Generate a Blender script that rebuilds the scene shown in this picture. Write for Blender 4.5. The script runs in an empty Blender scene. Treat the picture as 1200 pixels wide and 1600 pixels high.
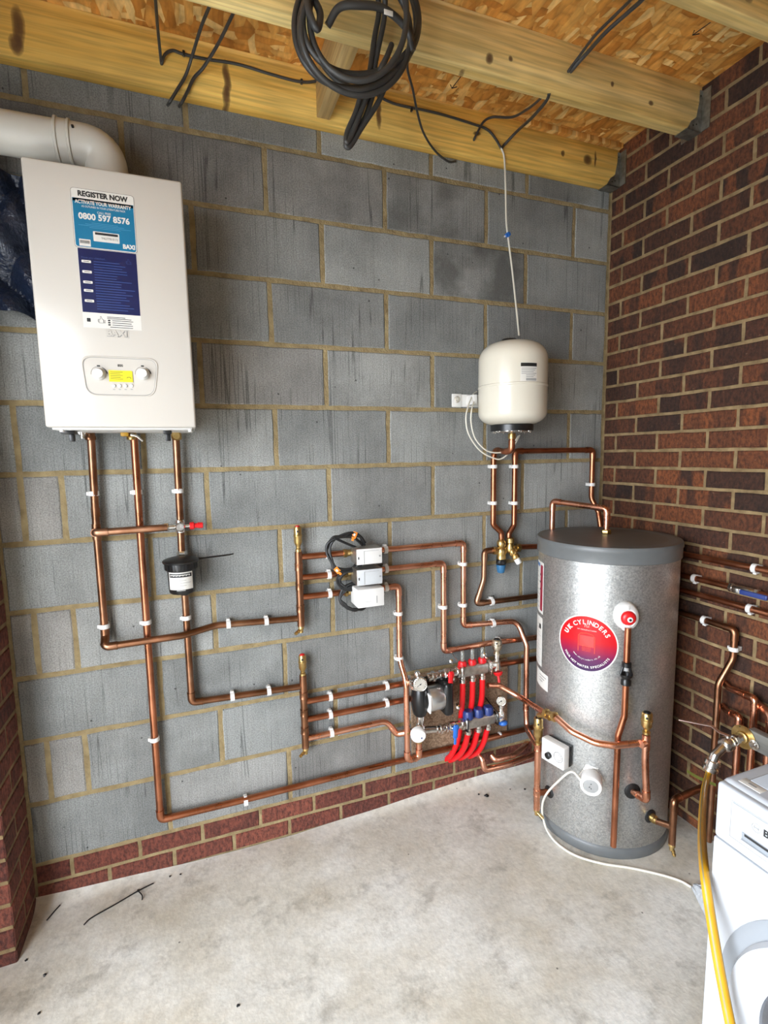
import bpy, bmesh, math, random
from mathutils import Vector, Matrix, Quaternion
from math import pi, sin, cos, atan2, sqrt, radians
random.seed(7)
SC = bpy.context.scene
COL = SC.collection

# ------------------------------------------------------------------ camera
CAM = Vector((-1.8385, -1.9144, 1.5466))
RM = Matrix(((0.9364225163, 0.0561090205, -0.3463591326),
             (-0.3504688973, 0.1021254466, -0.9309897664),
             (-0.0168648428, 0.9931878830, 0.1152970343)))   # columns: right, up, back
FPX = 785.594
cd = bpy.data.cameras.new('camera')
cd.sensor_fit = 'VERTICAL'; cd.sensor_height = 24.0; cd.lens = 24.0 * FPX / 1600.0
cd.clip_start = 0.02; cd.clip_end = 200
cam = bpy.data.objects.new('camera', cd); COL.objects.link(cam)
cam.matrix_world = Matrix.Translation(CAM) @ RM.to_4x4()
SC.camera = cam

# ------------------------------------------------------------------ view, sky and light
SC.view_settings.view_transform = 'Standard'; SC.view_settings.look = 'None'
SC.view_settings.gamma = 1.0; SC.view_settings.use_curve_mapping = False
SC.view_settings.exposure = 0.13
SKY_STRENGTH = 17.0
w = bpy.data.worlds.new('overcast_sky'); SC.world = w; w.use_nodes = True
nt = w.node_tree; bg = nt.nodes['Background']
tc = nt.nodes.new('ShaderNodeTexCoord'); sp = nt.nodes.new('ShaderNodeSeparateXYZ')
mr = nt.nodes.new('ShaderNodeMapRange'); cr = nt.nodes.new('ShaderNodeValToRGB')
nt.links.new(tc.outputs['Generated'], sp.inputs[0]); nt.links.new(sp.outputs['Z'], mr.inputs['Value'])
mr.inputs['From Min'].default_value = -0.05; mr.inputs['From Max'].default_value = 0.9
nt.links.new(mr.outputs[0], cr.inputs[0])
cr.color_ramp.elements[0].color = (0.88, 0.93, 1.0, 1); cr.color_ramp.elements[1].color = (0.80, 0.88, 1.0, 1)
nt.links.new(cr.outputs[0], bg.inputs[0]); bg.inputs[1].default_value = SKY_STRENGTH
SC.cycles.max_bounces = 8; SC.cycles.diffuse_bounces = 5; SC.cycles.glossy_bounces = 5

def portal(name, loc, rot, sx, sy):
    l = bpy.data.lights.new(name, 'AREA'); l.shape = 'RECTANGLE'; l.size = sx; l.size_y = sy
    l.cycles.is_portal = True
    o = bpy.data.objects.new(name, l); o.location = loc; o.rotation_euler = rot; COL.objects.link(o)
# daylight enters through the open side of the garage
BACK_Y = -3.7
OPEN_TOP = 2.24
OPEN_Y0, OPEN_Y = -.80, -2.75        # the open part of the left side
portal('side_opening_portal', (-3.02, (OPEN_Y + OPEN_Y0) / 2, OPEN_TOP / 2), (0, radians(-90), 0), OPEN_TOP + .05, OPEN_Y0 - OPEN_Y + .05)

# ------------------------------------------------------------------ measuring helpers: a viewing ray met with a real surface of the room
def ray(px, py):
    return RM @ Vector(((px - 600) / FPX, -(py - 800) / FPX, -1.0))
def on(px, py, **k):
    (a, v), = k.items(); i = 'xyz'.index(a); d = ray(px, py); t = (v - CAM[i]) / d[i]
    return CAM + d * t
def wp(px, py, off=0.03): return on(px, py, y=-off)          # block wall
def rp(px, py, off=0.03): return on(px, py, x=-off)          # side brick wall
def fp(px, py, z=0.0): return on(px, py, z=z)                # floor
def proj(P):
    q = RM.transposed() @ (Vector(P) - CAM)
    return 600 + FPX * q.x / -q.z, 800 - FPX * q.y / -q.z
def zat(x, y, py):                                           # height of a vertical line where the picture row is py
    a, b = -1.0, 4.0
    for _ in range(50):
        m = (a + b) / 2
        if proj((x, y, m))[1] > py: a = m
        else: b = m
    return m
CX, CY, CR, CZ = -0.297, -0.348, 0.262, 1.20
def cp(px, py, dr=0.0):                                      # hot water cylinder shell
    d = ray(px, py); o = CAM - Vector((CX, CY, 0)); R = CR + dr
    a = d.x**2 + d.y**2; b = 2 * (o.x * d.x + o.y * d.y); c = o.x**2 + o.y**2 - R * R
    q = max(b * b - 4 * a * c, 0); t = (-b - sqrt(q)) / (2 * a)
    return CAM + d * t
def cth(P): return atan2(P.y - CY, P.x - CX)

# ------------------------------------------------------------------ mesh builder
class MB:
    def __init__(s): s.v = []; s.f = []; s.m = []; s.s = []; s.c = []
    def add(s, vs, fs, mat=0, M=None, fn=None, smooth=False, col=None):
        n = len(s.v)
        for p in vs:
            p = Vector(p)
            if M is not None: p = M @ p
            if fn is not None: p = Vector(fn(p))
            s.v.append(p)
        for f in fs:
            s.f.append([n + i for i in f]); s.m.append(mat); s.s.append(smooth); s.c.append(col)
        return s
    def box(s, a, b, mat=0, bev=0.0, M=None, seg=2, col=None, fn=None):
        bm = bmesh.new(); bmesh.ops.create_cube(bm, size=1)
        a = Vector(a); b = Vector(b); d = b - a; c = (a + b) / 2
        for v in bm.verts: v.co = Vector((v.co.x * d.x, v.co.y * d.y, v.co.z * d.z)) + c
        if bev > 0:
            bmesh.ops.bevel(bm, geom=bm.edges[:], offset=min(bev, min(abs(d.x), abs(d.y), abs(d.z)) * .49), segments=seg, profile=.5, affect='EDGES')
        bm.verts.index_update()
        s.add([v.co.copy() for v in bm.verts], [[v.index for v in f.verts] for f in bm.faces], mat, M, fn, bev > 0, col)
        bm.free(); return s
    def lathe(s, prof, mat=0, M=None, n=24, smooth=True, sx=1, sy=1, fn=None):   # profile of (r, z) about local z
        vs = []; fs = []
        for r, z in prof:
            for i in range(n):
                a = 2 * pi * i / n; vs.append((r * cos(a) * sx, r * sin(a) * sy, z))
        for j in range(len(prof) - 1):
            for i in range(n):
                k = (i + 1) % n; fs.append([j * n + i, j * n + k, (j + 1) * n + k, (j + 1) * n + i])
        fs.append(list(range(n))[::-1]); fs.append([(len(prof) - 1) * n + i for i in range(n)])
        return s.add(vs, fs, mat, M, fn, smooth)
    def cyl(s, p0, p1, r, mat=0, n=16, r1=None, bev=0.0):
        p0 = Vector(p0); p1 = Vector(p1); L = (p1 - p0).length; r1 = r if r1 is None else r1
        M = Matrix.Translation(p0) @ (p1 - p0).to_track_quat('Z', 'Y').to_matrix().to_4x4()
        if bev: pr = [(r - bev, 0), (r - bev * .3, bev * .3), (r, bev), (r1, L - bev), (r1 - bev * .3, L - bev * .3), (r1 - bev, L)]
        else: pr = [(r, 0), (r1, L)]
        return s.lathe(pr, mat, M, n)
    def lathe_at(s, prof, p0, d, mat=0, n=24):
        M = Matrix.Translation(Vector(p0)) @ Vector(d).to_track_quat('Z', 'Y').to_matrix().to_4x4()
        return s.lathe(prof, mat, M, n)
    def tube(s, pts, r, mat=0, n=12, fn=None, flat=1.0):
        pts = [Vector(p) for p in pts]; P = [pts[0]]
        for p in pts[1:]:
            if (p - P[-1]).length > 1e-5: P.append(p)
        pts = P; N = len(pts)
        T = []
        for i in range(N):
            a = pts[max(i - 1, 0)]; b = pts[min(i + 1, N - 1)]; T.append((b - a).normalized())
        up = Vector((0, 0, 1)) if abs(T[0].z) < .9 else Vector((1, 0, 0))
        u = T[0].cross(up).normalized(); vs = []; fs = []
        for i in range(N):
            if i: u = (T[i - 1].rotation_difference(T[i])) @ u
            u = (u - T[i] * u.dot(T[i])).normalized(); w_ = T[i].cross(u)
            rr = r[i] if isinstance(r, (list, tuple)) else r
            for k in range(n):
                a = 2 * pi * k / n; vs.append(pts[i] + u * cos(a) * rr + w_ * sin(a) * rr * flat)
        for i in range(N - 1):
            for k in range(n):
                j = (k + 1) % n; fs.append([i * n + k, i * n + j, (i + 1) * n + j, (i + 1) * n + k])
        fs.append(list(range(n))[::-1]); fs.append([(N - 1) * n + k for k in range(n)])
        return s.add(vs, fs, mat, None, fn, True)
    def poly(s, pts, mat=0, M=None, z=0.0, depth=0.0, fn=None):   # outline in local xy, optional thickness
        n = len(pts); vs = [(p[0], p[1], z) for p in pts]; fs = [list(range(n))]
        if depth:
            vs += [(p[0], p[1], z - depth) for p in pts]; fs.append(list(range(2 * n - 1, n - 1, -1)))
            for i in range(n): j = (i + 1) % n; fs.append([i, n + i, n + j, j])
        return s.add(vs, fs, mat, M, fn)
    def text(s, t, size, mat=0, M=None, z=0.0, fn=None, align='CENTER', bold=0.0, width=None):
        vs, fs, w_ = text_geo(t, size, align, bold)
        if width and w_ > 0:
            k = width / w_; vs = [(a * k, b, c) for a, b, c in vs]
        return s.add([(a, b, z) for a, b, c in vs], fs, mat, M, fn)
    def build(s, name, mats, parent=None, base=None, attr=False):
        if not isinstance(mats, (list, tuple)): mats = [mats]
        if parent is not None:
            off = Vector((0, 0, 0)); p = parent
            while p: off += p.location; p = p.parent
        else:
            if base is None:
                xs = [v.x for v in s.v]; ys = [v.y for v in s.v]; zs = [v.z for v in s.v]
                base = ((min(xs) + max(xs)) / 2, (min(ys) + max(ys)) / 2, min(zs))
            off = Vector(base)
        me = bpy.data.meshes.new(name)
        me.from_pydata([tuple(v - off) for v in s.v], [], s.f)
        for m in mats: me.materials.append(m)
        me.polygons.foreach_set('material_index', s.m); me.polygons.foreach_set('use_smooth', s.s)
        if attr:
            at = me.attributes.new('Col', 'FLOAT_COLOR', 'CORNER'); data = []
            for f, c in zip(s.f, s.c):
                c = c or (.5, .5, .5)
                data += list((c[0], c[1], c[2], 1.0)) * len(f)
            at.data.foreach_set('color', data)
        me.update()
        if any(s.s):
            try: me.set_sharp_from_angle(angle=radians(42))
            except Exception: pass
        o = bpy.data.objects.new(name, me); COL.objects.link(o)
        if parent is not None: o.parent = parent
        else: o.location = off
        return o
_tc = {}
def text_geo(t, size, align, bold):
    k = (t, size, align, bold)
    if k in _tc: return _tc[k]
    cu = bpy.data.curves.new('t', 'FONT'); cu.body = t; cu.size = size; cu.align_x = align; cu.align_y = 'CENTER'
    cu.offset = bold * size; cu.resolution_u = 3
    ob = bpy.data.objects.new('t', cu); me = bpy.data.meshes.new_from_object(ob)
    vs = [tuple(v.co) for v in me.vertices]; fs = [list(p.vertices) for p in me.polygons]
    bpy.data.objects.remove(ob); bpy.data.meshes.remove(me); bpy.data.curves.remove(cu)
    w_ = (max(v[0] for v in vs) - min(v[0] for v in vs)) if vs else 0
    _tc[k] = (vs, fs, w_); return _tc[k]

def tag(o, label, cat, group=None, kind=None):
    if label: o['label'] = label
    if cat: o['category'] = cat
    if group: o['group'] = group
    if kind: o['kind'] = kind
    return o
def thing(name, label, cat, loc=(0, 0, 0), group=None):
    o = bpy.data.objects.new(name, None); COL.objects.link(o); o.location = loc; o.empty_display_size = .05
    return tag(o, label, cat, group)
def struct(o): o['kind'] = 'structure'; return o

def fillet(pts, rad=0.03, n=6, only=None):
    pts = [Vector(p) for p in pts]; out = [pts[0]]
    for i in range(1, len(pts) - 1):
        p = pts[i]; a = pts[i - 1] - p; b = pts[i + 1] - p
        R = rad[i] if isinstance(rad, dict) and i in rad else (rad if not isinstance(rad, dict) else .03)
        ang = a.angle(b)
        if ang > pi - .02: out.append(p); continue
        t = min(R / math.tan(ang / 2), a.length * .49, b.length * .49)
        A = p + a.normalized() * t; B = p + b.normalized() * t
        for k in range(n + 1):
            u = k / n; out.append(A * (1 - u)**2 + p * 2 * u * (1 - u) + B * u * u)
    out.append(pts[-1]); return out
def catmull(pts, n=8):
    pts = [Vector(p) for p in pts]; P = [pts[0] * 2 - pts[1]] + pts + [pts[-1] * 2 - pts[-2]]; out = []
    for i in range(1, len(P) - 2):
        for k in range(n):
            t = k / n; a, b, c, d = P[i - 1:i + 3]
            out.append(.5 * ((2 * b) + (c - a) * t + (2 * a - 5 * b + 4 * c - d) * t * t + (3 * b - a - 3 * c + d) * t**3))
    out.append(pts[-1]); return out
def rrect(u0, v0, u1, v1, r, n=4):
    out = []
    for cx, cy, a0 in ((u1 - r, v1 - r, 0), (u0 + r, v1 - r, 90), (u0 + r, v0 + r, 180), (u1 - r, v0 + r, 270)):
        for k in range(n + 1):
            a = radians(a0 + 90 * k / n); out.append((cx + r * cos(a), cy + r * sin(a)))
    return out
def rquad(q, r, n=5):     # rounded outline of any 4 points, anticlockwise
    pts = [Vector((a, b, 0)) for a, b in q]; out = []
    for i in range(4):
        p = pts[i]; a = pts[i - 1] - p; b = pts[(i + 1) % 4] - p
        A = p + a.normalized() * r; B = p + b.normalized() * r
        for k in range(n + 1):
            u = k / n; v = A * (1 - u)**2 + p * 2 * u * (1 - u) + B * u * u; out.append((v.x, v.y))
    return out

# ------------------------------------------------------------------ materials
def new_mat(name):
    m = bpy.data.materials.new(name); m.use_nodes = True; t = m.node_tree
    return m, t, t.nodes['Principled BSDF']
def N(t, typ, **k):
    n = t.nodes.new(typ)
    for a, b in k.items():
        if a.startswith('i_'): n.inputs[a[2:].replace('_', ' ')].default_value = b
        else: setattr(n, a, b)
    return n
def L(t, a, b): t.links.new(a, b)
def mixc(t, fac, a, b, mode='MIX'):
    n = t.nodes.new('ShaderNodeMix'); n.data_type = 'RGBA'; n.blend_type = mode
    for sock, v in ((n.inputs[0], fac), (n.inputs[6], a), (n.inputs[7], b)):
        if isinstance(v, (int, float)): sock.default_value = v
        elif isinstance(v, tuple): sock.default_value = v if len(v) == 4 else (*v, 1)
        else: t.links.new(v, sock)
    return n.outputs[2]
def math_(t, op, a, b=0.0, c=0.0):
    n = t.nodes.new('ShaderNodeMath'); n.operation = op
    for i, v in enumerate((a, b, c)):
        if isinstance(v, (int, float)): n.inputs[i].default_value = v
        else: t.links.new(v, n.inputs[i])
    return n.outputs[0]
def coords(t, scale=(1, 1, 1), kind='Object', loc=(0, 0, 0), rot=(0, 0, 0)):
    c = t.nodes.new('ShaderNodeTexCoord'); m = t.nodes.new('ShaderNodeMapping'); m.inputs['Scale'].default_value = scale
    m.inputs['Location'].default_value = loc; m.inputs['Rotation'].default_value = rot
    t.links.new(c.outputs[kind], m.inputs[0]); return m.outputs[0]
def noise(t, scale, detail=3, vec=None, rough=.55, out=0):
    n = t.nodes.new('ShaderNodeTexNoise'); n.inputs['Scale'].default_value = scale; n.inputs['Detail'].default_value = detail
    n.inputs['Roughness'].default_value = rough
    if vec is not None: t.links.new(vec, n.inputs['Vector'])
    return n.outputs[out]
def ramp(t, fac, stops):
    n = t.nodes.new('ShaderNodeValToRGB'); e = n.color_ramp.elements
    while len(e) < len(stops): e.new(.5)
    for i, (p, c) in enumerate(stops):
        e[i].position = p; e[i].color = (c, c, c, 1) if isinstance(c, (int, float)) else (*c, 1)
    t.links.new(fac, n.inputs[0]); return n.outputs[0]
def bump(t, h, strength, dist, b):
    n = t.nodes.new('ShaderNodeBump'); n.inputs['Strength'].default_value = strength; n.inputs['Distance'].default_value = dist
    t.links.new(h, n.inputs['Height']); t.links.new(n.outputs[0], b.inputs['Normal']); return n
def plain(name, col, rough=.5, metal=0.0, var=.06, vs=30, bmp=0.0, spec=None, coat=0.0):
    m, t, b = new_mat(name); v = coords(t)
    n = noise(t, vs, 4, v)
    lo = tuple(max(0, c * (1 - var * 2)) for c in col); hi = tuple(min(1, c * (1 + var * 2)) for c in col)
    L(t, mixc(t, n, lo, hi), b.inputs['Base Color'])
    b.inputs['Roughness'].default_value = rough; b.inputs['Metallic'].default_value = metal
    if coat: b.inputs['Coat Weight'].default_value = coat; b.inputs['Coat Roughness'].default_value = .08
    if spec is not None: b.inputs['Specular IOR Level'].default_value = spec
    if bmp: bump(t, noise(t, vs * 6, 3, v), bmp, .002, b)
    return m

def mat_block():
    m, t, b = new_mat('concrete_block'); at = N(t, 'ShaderNodeAttribute', attribute_name='Col')
    sp = t.nodes.new('ShaderNodeSeparateColor'); L(t, at.outputs['Color'], sp.inputs[0])
    v = coords(t)
    base = mixc(t, sp.outputs[0], (.185, .193, .185), (.315, .322, .305))
    base = mixc(t, math_(t, 'MULTIPLY', sp.outputs[1], .55), base, (.25, .225, .20))
    cloud = ramp(t, noise(t, 3.2, 5, v, .6), [(.33, .70), (.62, 1.14)])
    base = mixc(t, 1.0, base, cloud, 'MULTIPLY')
    speck = ramp(t, noise(t, 240, 2, v), [(.36, .70), (.52, 1.0), (.7, 1.22)])
    base = mixc(t, 1.0, base, speck, 'MULTIPLY')
    # saw and score lines, mostly upright
    sv = coords(t, (34, 1, .55)); ln = ramp(t, noise(t, 1.0, 1, sv, .3), [(.480, 1.0), (.4975, .40), (.515, 1.0)])
    seg = ramp(t, noise(t, 5, 2, v), [(.45, 0.0), (.58, 1.0)])
    base = mixc(t, seg, base, mixc(t, 1.0, base, ln, 'MULTIPLY'))
    fv = coords(t, (210, 1, 5)); fl = ramp(t, noise(t, 1.0, 2, fv), [(.3, .88), (.7, 1.1)])
    base = mixc(t, .8, base, mixc(t, 1.0, base, fl, 'MULTIPLY'))
    # pits
    vo = N(t, 'ShaderNodeTexVoronoi', i_Scale=14.0); L(t, v, vo.inputs['Vector'])
    pit = ramp(t, vo.outputs['Distance'], [(.035, .25), (.06, 1.0)])
    base = mixc(t, 1.0, base, pit, 'MULTIPLY')
    # dark dirt on certain blocks
    dirt = math_(t, 'MULTIPLY', sp.outputs[2], ramp(t, noise(t, 4.5, 5, v), [(.42, 0.0), (.6, 1.0)]))
    base = mixc(t, math_(t, 'MULTIPLY', dirt, .75), base, (.05, .05, .045))
    L(t, base, b.inputs['Base Color']); b.inputs['Roughness'].default_value = .88
    h = mixc(t, .5, noise(t, 90, 5, v), noise(t, 260, 2, v)); bump(t, h, .45, .004, b)
    return m
def mat_mortar(name='mortar', a=(.20, .145, .068), c=(.34, .265, .135)):
    m, t, b = new_mat(name); v = coords(t)
    L(t, mixc(t, ramp(t, noise(t, 22, 6, v), [(.3, 0.0), (.7, 1.0)]), a, c), b.inputs['Base Color'])
    b.inputs['Roughness'].default_value = .95; bump(t, noise(t, 120, 6, v), .9, .006, b); return m
def mat_brick(name, lo, hi, dark):
    m, t, b = new_mat(name); at = N(t, 'ShaderNodeAttribute', attribute_name='Col')
    sp = t.nodes.new('ShaderNodeSeparateColor'); L(t, at.outputs['Color'], sp.inputs[0]); v = coords(t)
    base = mixc(t, sp.outputs[0], lo, hi)
    # burnt bands across some bricks
    bv = coords(t, (11, 11, 3)); band = ramp(t, noise(t, 1.0, 1, bv), [(.47, 0.0), (.53, 1.0)])
    base = mixc(t, math_(t, 'MULTIPLY', band, sp.outputs[1]), base, dark)
    base = mixc(t, sp.outputs[2], base, dark)
    sv = coords(t, (1, 1, .55)); wr = noise(t, 85, 6, sv, .7)
    base = mixc(t, 1.0, base, ramp(t, wr, [(.38, .45), (.6, 1.35)]), 'MULTIPLY')
    spk = ramp(t, noise(t, 75, 2, v), [(.70, 0.0), (.76, 1.0)]); base = mixc(t, math_(t, 'MULTIPLY', spk, .35), base, (.30, .20, .13))
    L(t, base, b.inputs['Base Color']); b.inputs['Roughness'].default_value = .85
    bump(t, wr, 1.0, .010, b); return m
def mat_floor():
    m, t, b = new_mat('concrete_floor'); v = coords(t)
    base = ramp(t, noise(t, 1.6, 6, v, .6), [(.3, (.52, .50, .44)), (.5, (.68, .67, .61)), (.72, (.78, .78, .74))])
    warm = ramp(t, noise(t, 3.1, 5, coords(t, loc=(5, 3, 0))), [(.40, 0.0), (.66, 1.0)])
    base = mixc(t, math_(t, 'MULTIPLY', warm, .60), base, (.42, .36, .25))
    base = mixc(t, 1.0, base, ramp(t, noise(t, 38, 6, v, .7), [(.3, .82), (.6, 1.05)]), 'MULTIPLY')
    dk = ramp(t, noise(t, 7.5, 6, coords(t, loc=(1, 8, 0)), .7), [(.54, 0.0), (.66, 1.0)])
    base = mixc(t, math_(t, 'MULTIPLY', dk, .42), base, (.17, .15, .12))
    vo = N(t, 'ShaderNodeTexVoronoi', i_Scale=9.0); L(t, coords(t), vo.inputs['Vector'])
    base = mixc(t, 1.0, base, ramp(t, vo.outputs['Distance'], [(.02, .3), (.035, 1.0)]), 'MULTIPLY')
    # corner shade behind the tanks put into the colour, darker towards the side wall
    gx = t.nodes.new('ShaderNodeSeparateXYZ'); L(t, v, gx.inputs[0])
    wall_shade = math_(t, 'ADD', gx.outputs[0], math_(t, 'MULTIPLY', noise(t, 3, 3, v), .5))
    base = mixc(t, ramp(t, wall_shade, [(.0, 0.0), (1.0, 1.0)]), base, (.22, .20, .17))
    L(t, base, b.inputs['Base Color']); b.inputs['Roughness'].default_value = .72
    bump(t, mixc(t, .35, noise(t, 14, 5, v), noise(t, 90, 4, v)), .35, .006, b); return m
def mat_timber(name, lo, hi, knots=(), seed=0.0, axis='x'):
    m, t, b = new_mat(name)
    sc = (1.1, 26, 26) if axis == 'x' else (26, 1.1, 26) if axis == 'y' else (26, 26, 1.1)
    v = coords(t, sc, loc=(seed, seed, seed)); vo = coords(t)
    g = noise(t, 1.0, 3, v, .5); base = mixc(t, ramp(t, g, [(.28, 0.0), (.72, 1.0)]), lo, hi)
    v2 = coords(t, tuple(s * 3.2 for s in sc), loc=(seed + 2, 1, 1))
    base = mixc(t, 1.0, base, ramp(t, noise(t, 1.0, 2, v2), [(.35, .74), (.6, 1.06)]), 'MULTIPLY')
    base = mixc(t, 1.0, base, ramp(t, noise(t, 2.2, 3, vo), [(.35, .78), (.65, 1.12)]), 'MULTIPLY')
    dist = noise(t, 16, 3, vo, out=1)
    for (K, S, D) in knots:
        s1 = t.nodes.new('ShaderNodeVectorMath'); s1.operation = 'SUBTRACT'; L(t, vo, s1.inputs[0]); s1.inputs[1].default_value = K
        s0 = t.nodes.new('ShaderNodeVectorMath'); s0.operation = 'MULTIPLY_ADD'; L(t, dist, s0.inputs[0]); s0.inputs[1].default_value = (.02, .02, .02); L(t, s1.outputs[0], s0.inputs[2])
        s2 = t.nodes.new('ShaderNodeVectorMath'); s2.operation = 'DIVIDE'; L(t, s0.outputs[0], s2.inputs[0]); s2.inputs[1].default_value = S
        s3 = t.nodes.new('ShaderNodeVectorMath'); s3.operation = 'LENGTH'; L(t, s2.outputs[0], s3.inputs[0])
        k = ramp(t, s3.outputs['Value'], [(.0, 1.0), (.55, .9), (.85, .5), (1.0, 0.0)])
        base = mixc(t, math_(t, 'MULTIPLY', k, D), base, (.085, .032, .012))
    L(t, base, b.inputs['Base Color']); b.inputs['Roughness'].default_value = .7
    bump(t, g, .25, .002, b); return m
def mat_osb():
    m, t, b = new_mat('oriented_strand_board'); out = None
    d = noise(t, 5, 2, coords(t), out=1)
    cols = []
    for i, (sc, rot) in enumerate((((50, 11, 1), .35), ((13, 42, 1), .2), ((34, 13, 1), -.6))):
        mp = coords(t, sc, rot=(0, 0, rot), loc=(i * 3.1, i * 1.7, 0))
        a = t.nodes.new('ShaderNodeVectorMath'); a.operation = 'MULTIPLY_ADD'; L(t, d, a.inputs[0]); a.inputs[1].default_value = (1.6, 1.6, 0); L(t, mp, a.inputs[2])
        vo = N(t, 'ShaderNodeTexVoronoi', i_Scale=1.0); vo.voronoi_dimensions = '2D'; L(t, a.outputs[0], vo.inputs['Vector'])
        s = t.nodes.new('ShaderNodeSeparateColor'); L(t, vo.outputs['Color'], s.inputs[0])
        c = ramp(t, s.outputs[0], [(0.0, (.50, .19, .028)), (.4, (.66, .29, .052)), (.75, (.78, .41, .10)), (1.0, (.90, .62, .25))])
        e = ramp(t, vo.outputs['Distance'], [(.35, 1.0), (.75, .72)]); cols.append((mixc(t, 1.0, c, e, 'MULTIPLY'), s.outputs[1]))
    o = mixc(t, ramp(t, cols[1][1], [(.45, 0.0), (.5, 1.0)]), cols[0][0], cols[1][0])
    o = mixc(t, ramp(t, cols[2][1], [(.62, 0.0), (.66, 1.0)]), o, cols[2][0])
    o = mixc(t, 1.0, o, ramp(t, noise(t, 1.0, 4, coords(t, (60, 22, 1), rot=(0, 0, .3))), [(.3, .72), (.7, 1.12)]), 'MULTIPLY')
    o = mixc(t, 1.0, o, ramp(t, noise(t, 3.0, 4, coords(t)), [(.3, .8), (.7, 1.1)]), 'MULTIPLY')
    L(t, o, b.inputs['Base Color']); b.inputs['Roughness'].default_value = .6
    bump(t, cols[0][1], .25, .003, b); return m
def mat_metal(name, a, c, rough=.28, vs=14, streak=None, patch=None, rv=.12):
    m, t, b = new_mat(name); v = coords(t)
    n = ramp(t, noise(t, vs, 4, v), [(.35, 0.0), (.65, 1.0)]); base = mixc(t, n, a, c)
    if patch:
        p = ramp(t, noise(t, 5, 4, v), [(.52, 0.0), (.62, 1.0)]); base = mixc(t, math_(t, 'MULTIPLY', p, .7), base, patch)
    L(t, base, b.inputs['Base Color']); b.inputs['Metallic'].default_value = 1.0
    L(t, math_(t, 'MULTIPLY_ADD', n, rv, rough), b.inputs['Roughness']); return m
def mat_galv():
    m, t, b = new_mat('galvanised_steel'); v = coords(t)
    vo = N(t, 'ShaderNodeTexVoronoi', i_Scale=230.0); L(t, v, vo.inputs['Vector'])
    s = t.nodes.new('ShaderNodeSeparateColor'); L(t, vo.outputs['Color'], s.inputs[0])
    base = mixc(t, s.outputs[0], (.33, .335, .325), (.52, .52, .50))
    base = mixc(t, 1.0, base, ramp(t, noise(t, 6, 4, v), [(.3, .9), (.7, 1.06)]), 'MULTIPLY')
    L(t, base, b.inputs['Base Color']); b.inputs['Metallic'].default_value = .85
    L(t, math_(t, 'MULTIPLY_ADD', s.outputs[1], .14, .36), b.inputs['Roughness'])
    bump(t, s.outputs[2], .10, .001, b); return m

M_BLOCK = mat_block(); M_MORTAR = mat_mortar()
M_MORTAR2 = mat_mortar('brick_mortar', (.15, .100, .045), (.29, .205, .10))
M_BRICK = mat_brick('side_wall_brick', (.070, .022, .009), (.185, .055, .016), (.028, .012, .007))
M_BRICK2 = mat_brick('base_brick', (.125, .032, .020), (.21, .060, .036), (.05, .018, .014))
M_FLOOR = mat_floor(); M_OSB = mat_osb()
M_COPPER = mat_metal('copper', (.72, .32, .19), (.84, .43, .29), .22, 10)
M_COPDULL = mat_metal('tarnished_copper', (.20, .095, .050), (.33, .155, .085), .29, 9, patch=(.42, .24, .15))
M_COPDARK = mat_metal('dark_copper', (.34, .125, .062), (.52, .205, .11), .26, 9)
M_BRASS = mat_metal('brass', (.46, .31, .11), (.66, .47, .20), .28, 40)
M_CHROME = mat_metal('nickel_plating', (.66, .64, .60), (.85, .83, .79), .16, 40)
M_STEEL = mat_metal('brushed_steel', (.42, .40, .37), (.58, .56, .52), .34, 60)
M_ZINC = mat_metal('zinc_plate', (.22, .23, .21), (.40, .41, .38), .45, 40)
M_GALV = mat_galv()
M_WHITE = plain('white_enamel', (.55, .515, .46), .22, 0, .015, 4, coat=.3)
M_CREAM = plain('cream_enamel', (.64, .60, .50), .24, 0, .02, 5, coat=.3)
M_PLASW = plain('white_plastic', (.68, .67, .64), .42, 0, .02)
M_FLUE = plain('flue_plastic', (.60, .58, .52), .32, 0, .04, 6)
M_WM = plain('washer_white', (.41, .43, .455), .33, 0, .01, 5)
M_WMG = plain('washer_grey', (.24, .26, .28), .4, 0, .02)
M_BLACK = plain('black_plastic', (.007, .007, .007), .33, 0, .1)
M_RUBBER = plain('black_rubber', (.006, .006, .006), .5, 0, .2)
M_CABLE = plain('dark_grey_cable', (.040, .039, .037), .45, 0, .15)
M_LID = plain('grey_lid', (.115, .122, .122), .42, 0, .06)
M_LIDTOP = plain('lid_top', (.10, .09, .08), .42, 0, .2, 8)
M_RED = plain('red_plastic', (.60, .008, .012), .35, 0, .05)
M_REDP = plain('red_pipe', (.64, .006, .010), .35, 0, .04)
M_BLUE = plain('blue_plastic', (.02, .13, .48), .35, 0, .05)
M_NAVY = plain('navy_plastic', (.022, .04, .16), .35, 0, .08)
M_BLUEV = plain('valve_blue', (.03, .13, .26), .4, 0, .08)
M_GREYP = plain('grey_plastic', (.30, .30, .29), .5, 0, .05)
M_CLEAR = plain('clear_flow_tube', (.62, .66, .60), .12, 0, .05); M_CLEAR.node_tree.nodes['Principled BSDF'].inputs['Transmission Weight'].default_value = .8
M_YEL = plain('yellow_hose', (.50, .26, .010), .38, 0, .08)
M_HOSES = plain('hose_stripe', (.22, .19, .10), .5, 0, .1)
M_ORANGE = plain('orange_tag', (.90, .26, .03), .4, 0, .05)
M_INK = plain('black_ink', (.012, .012, .012), .5, 0, .05)
M_GREYINK = plain('grey_ink', (.30, .30, .29), .5, 0, .05)
M_LBL = plain('white_label', (.64, .62, .57), .4, 0, .02)
M_CYAN = plain('cyan_label', (.0, .14, .27), .4, 0, .03)
M_DBLUE = plain('dark_blue_label', (.002, .006, .060), .35, 0, .1)
M_LINK = plain('pale_blue_ink', (.02, .05, .19), .5, 0, .05)
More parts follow.
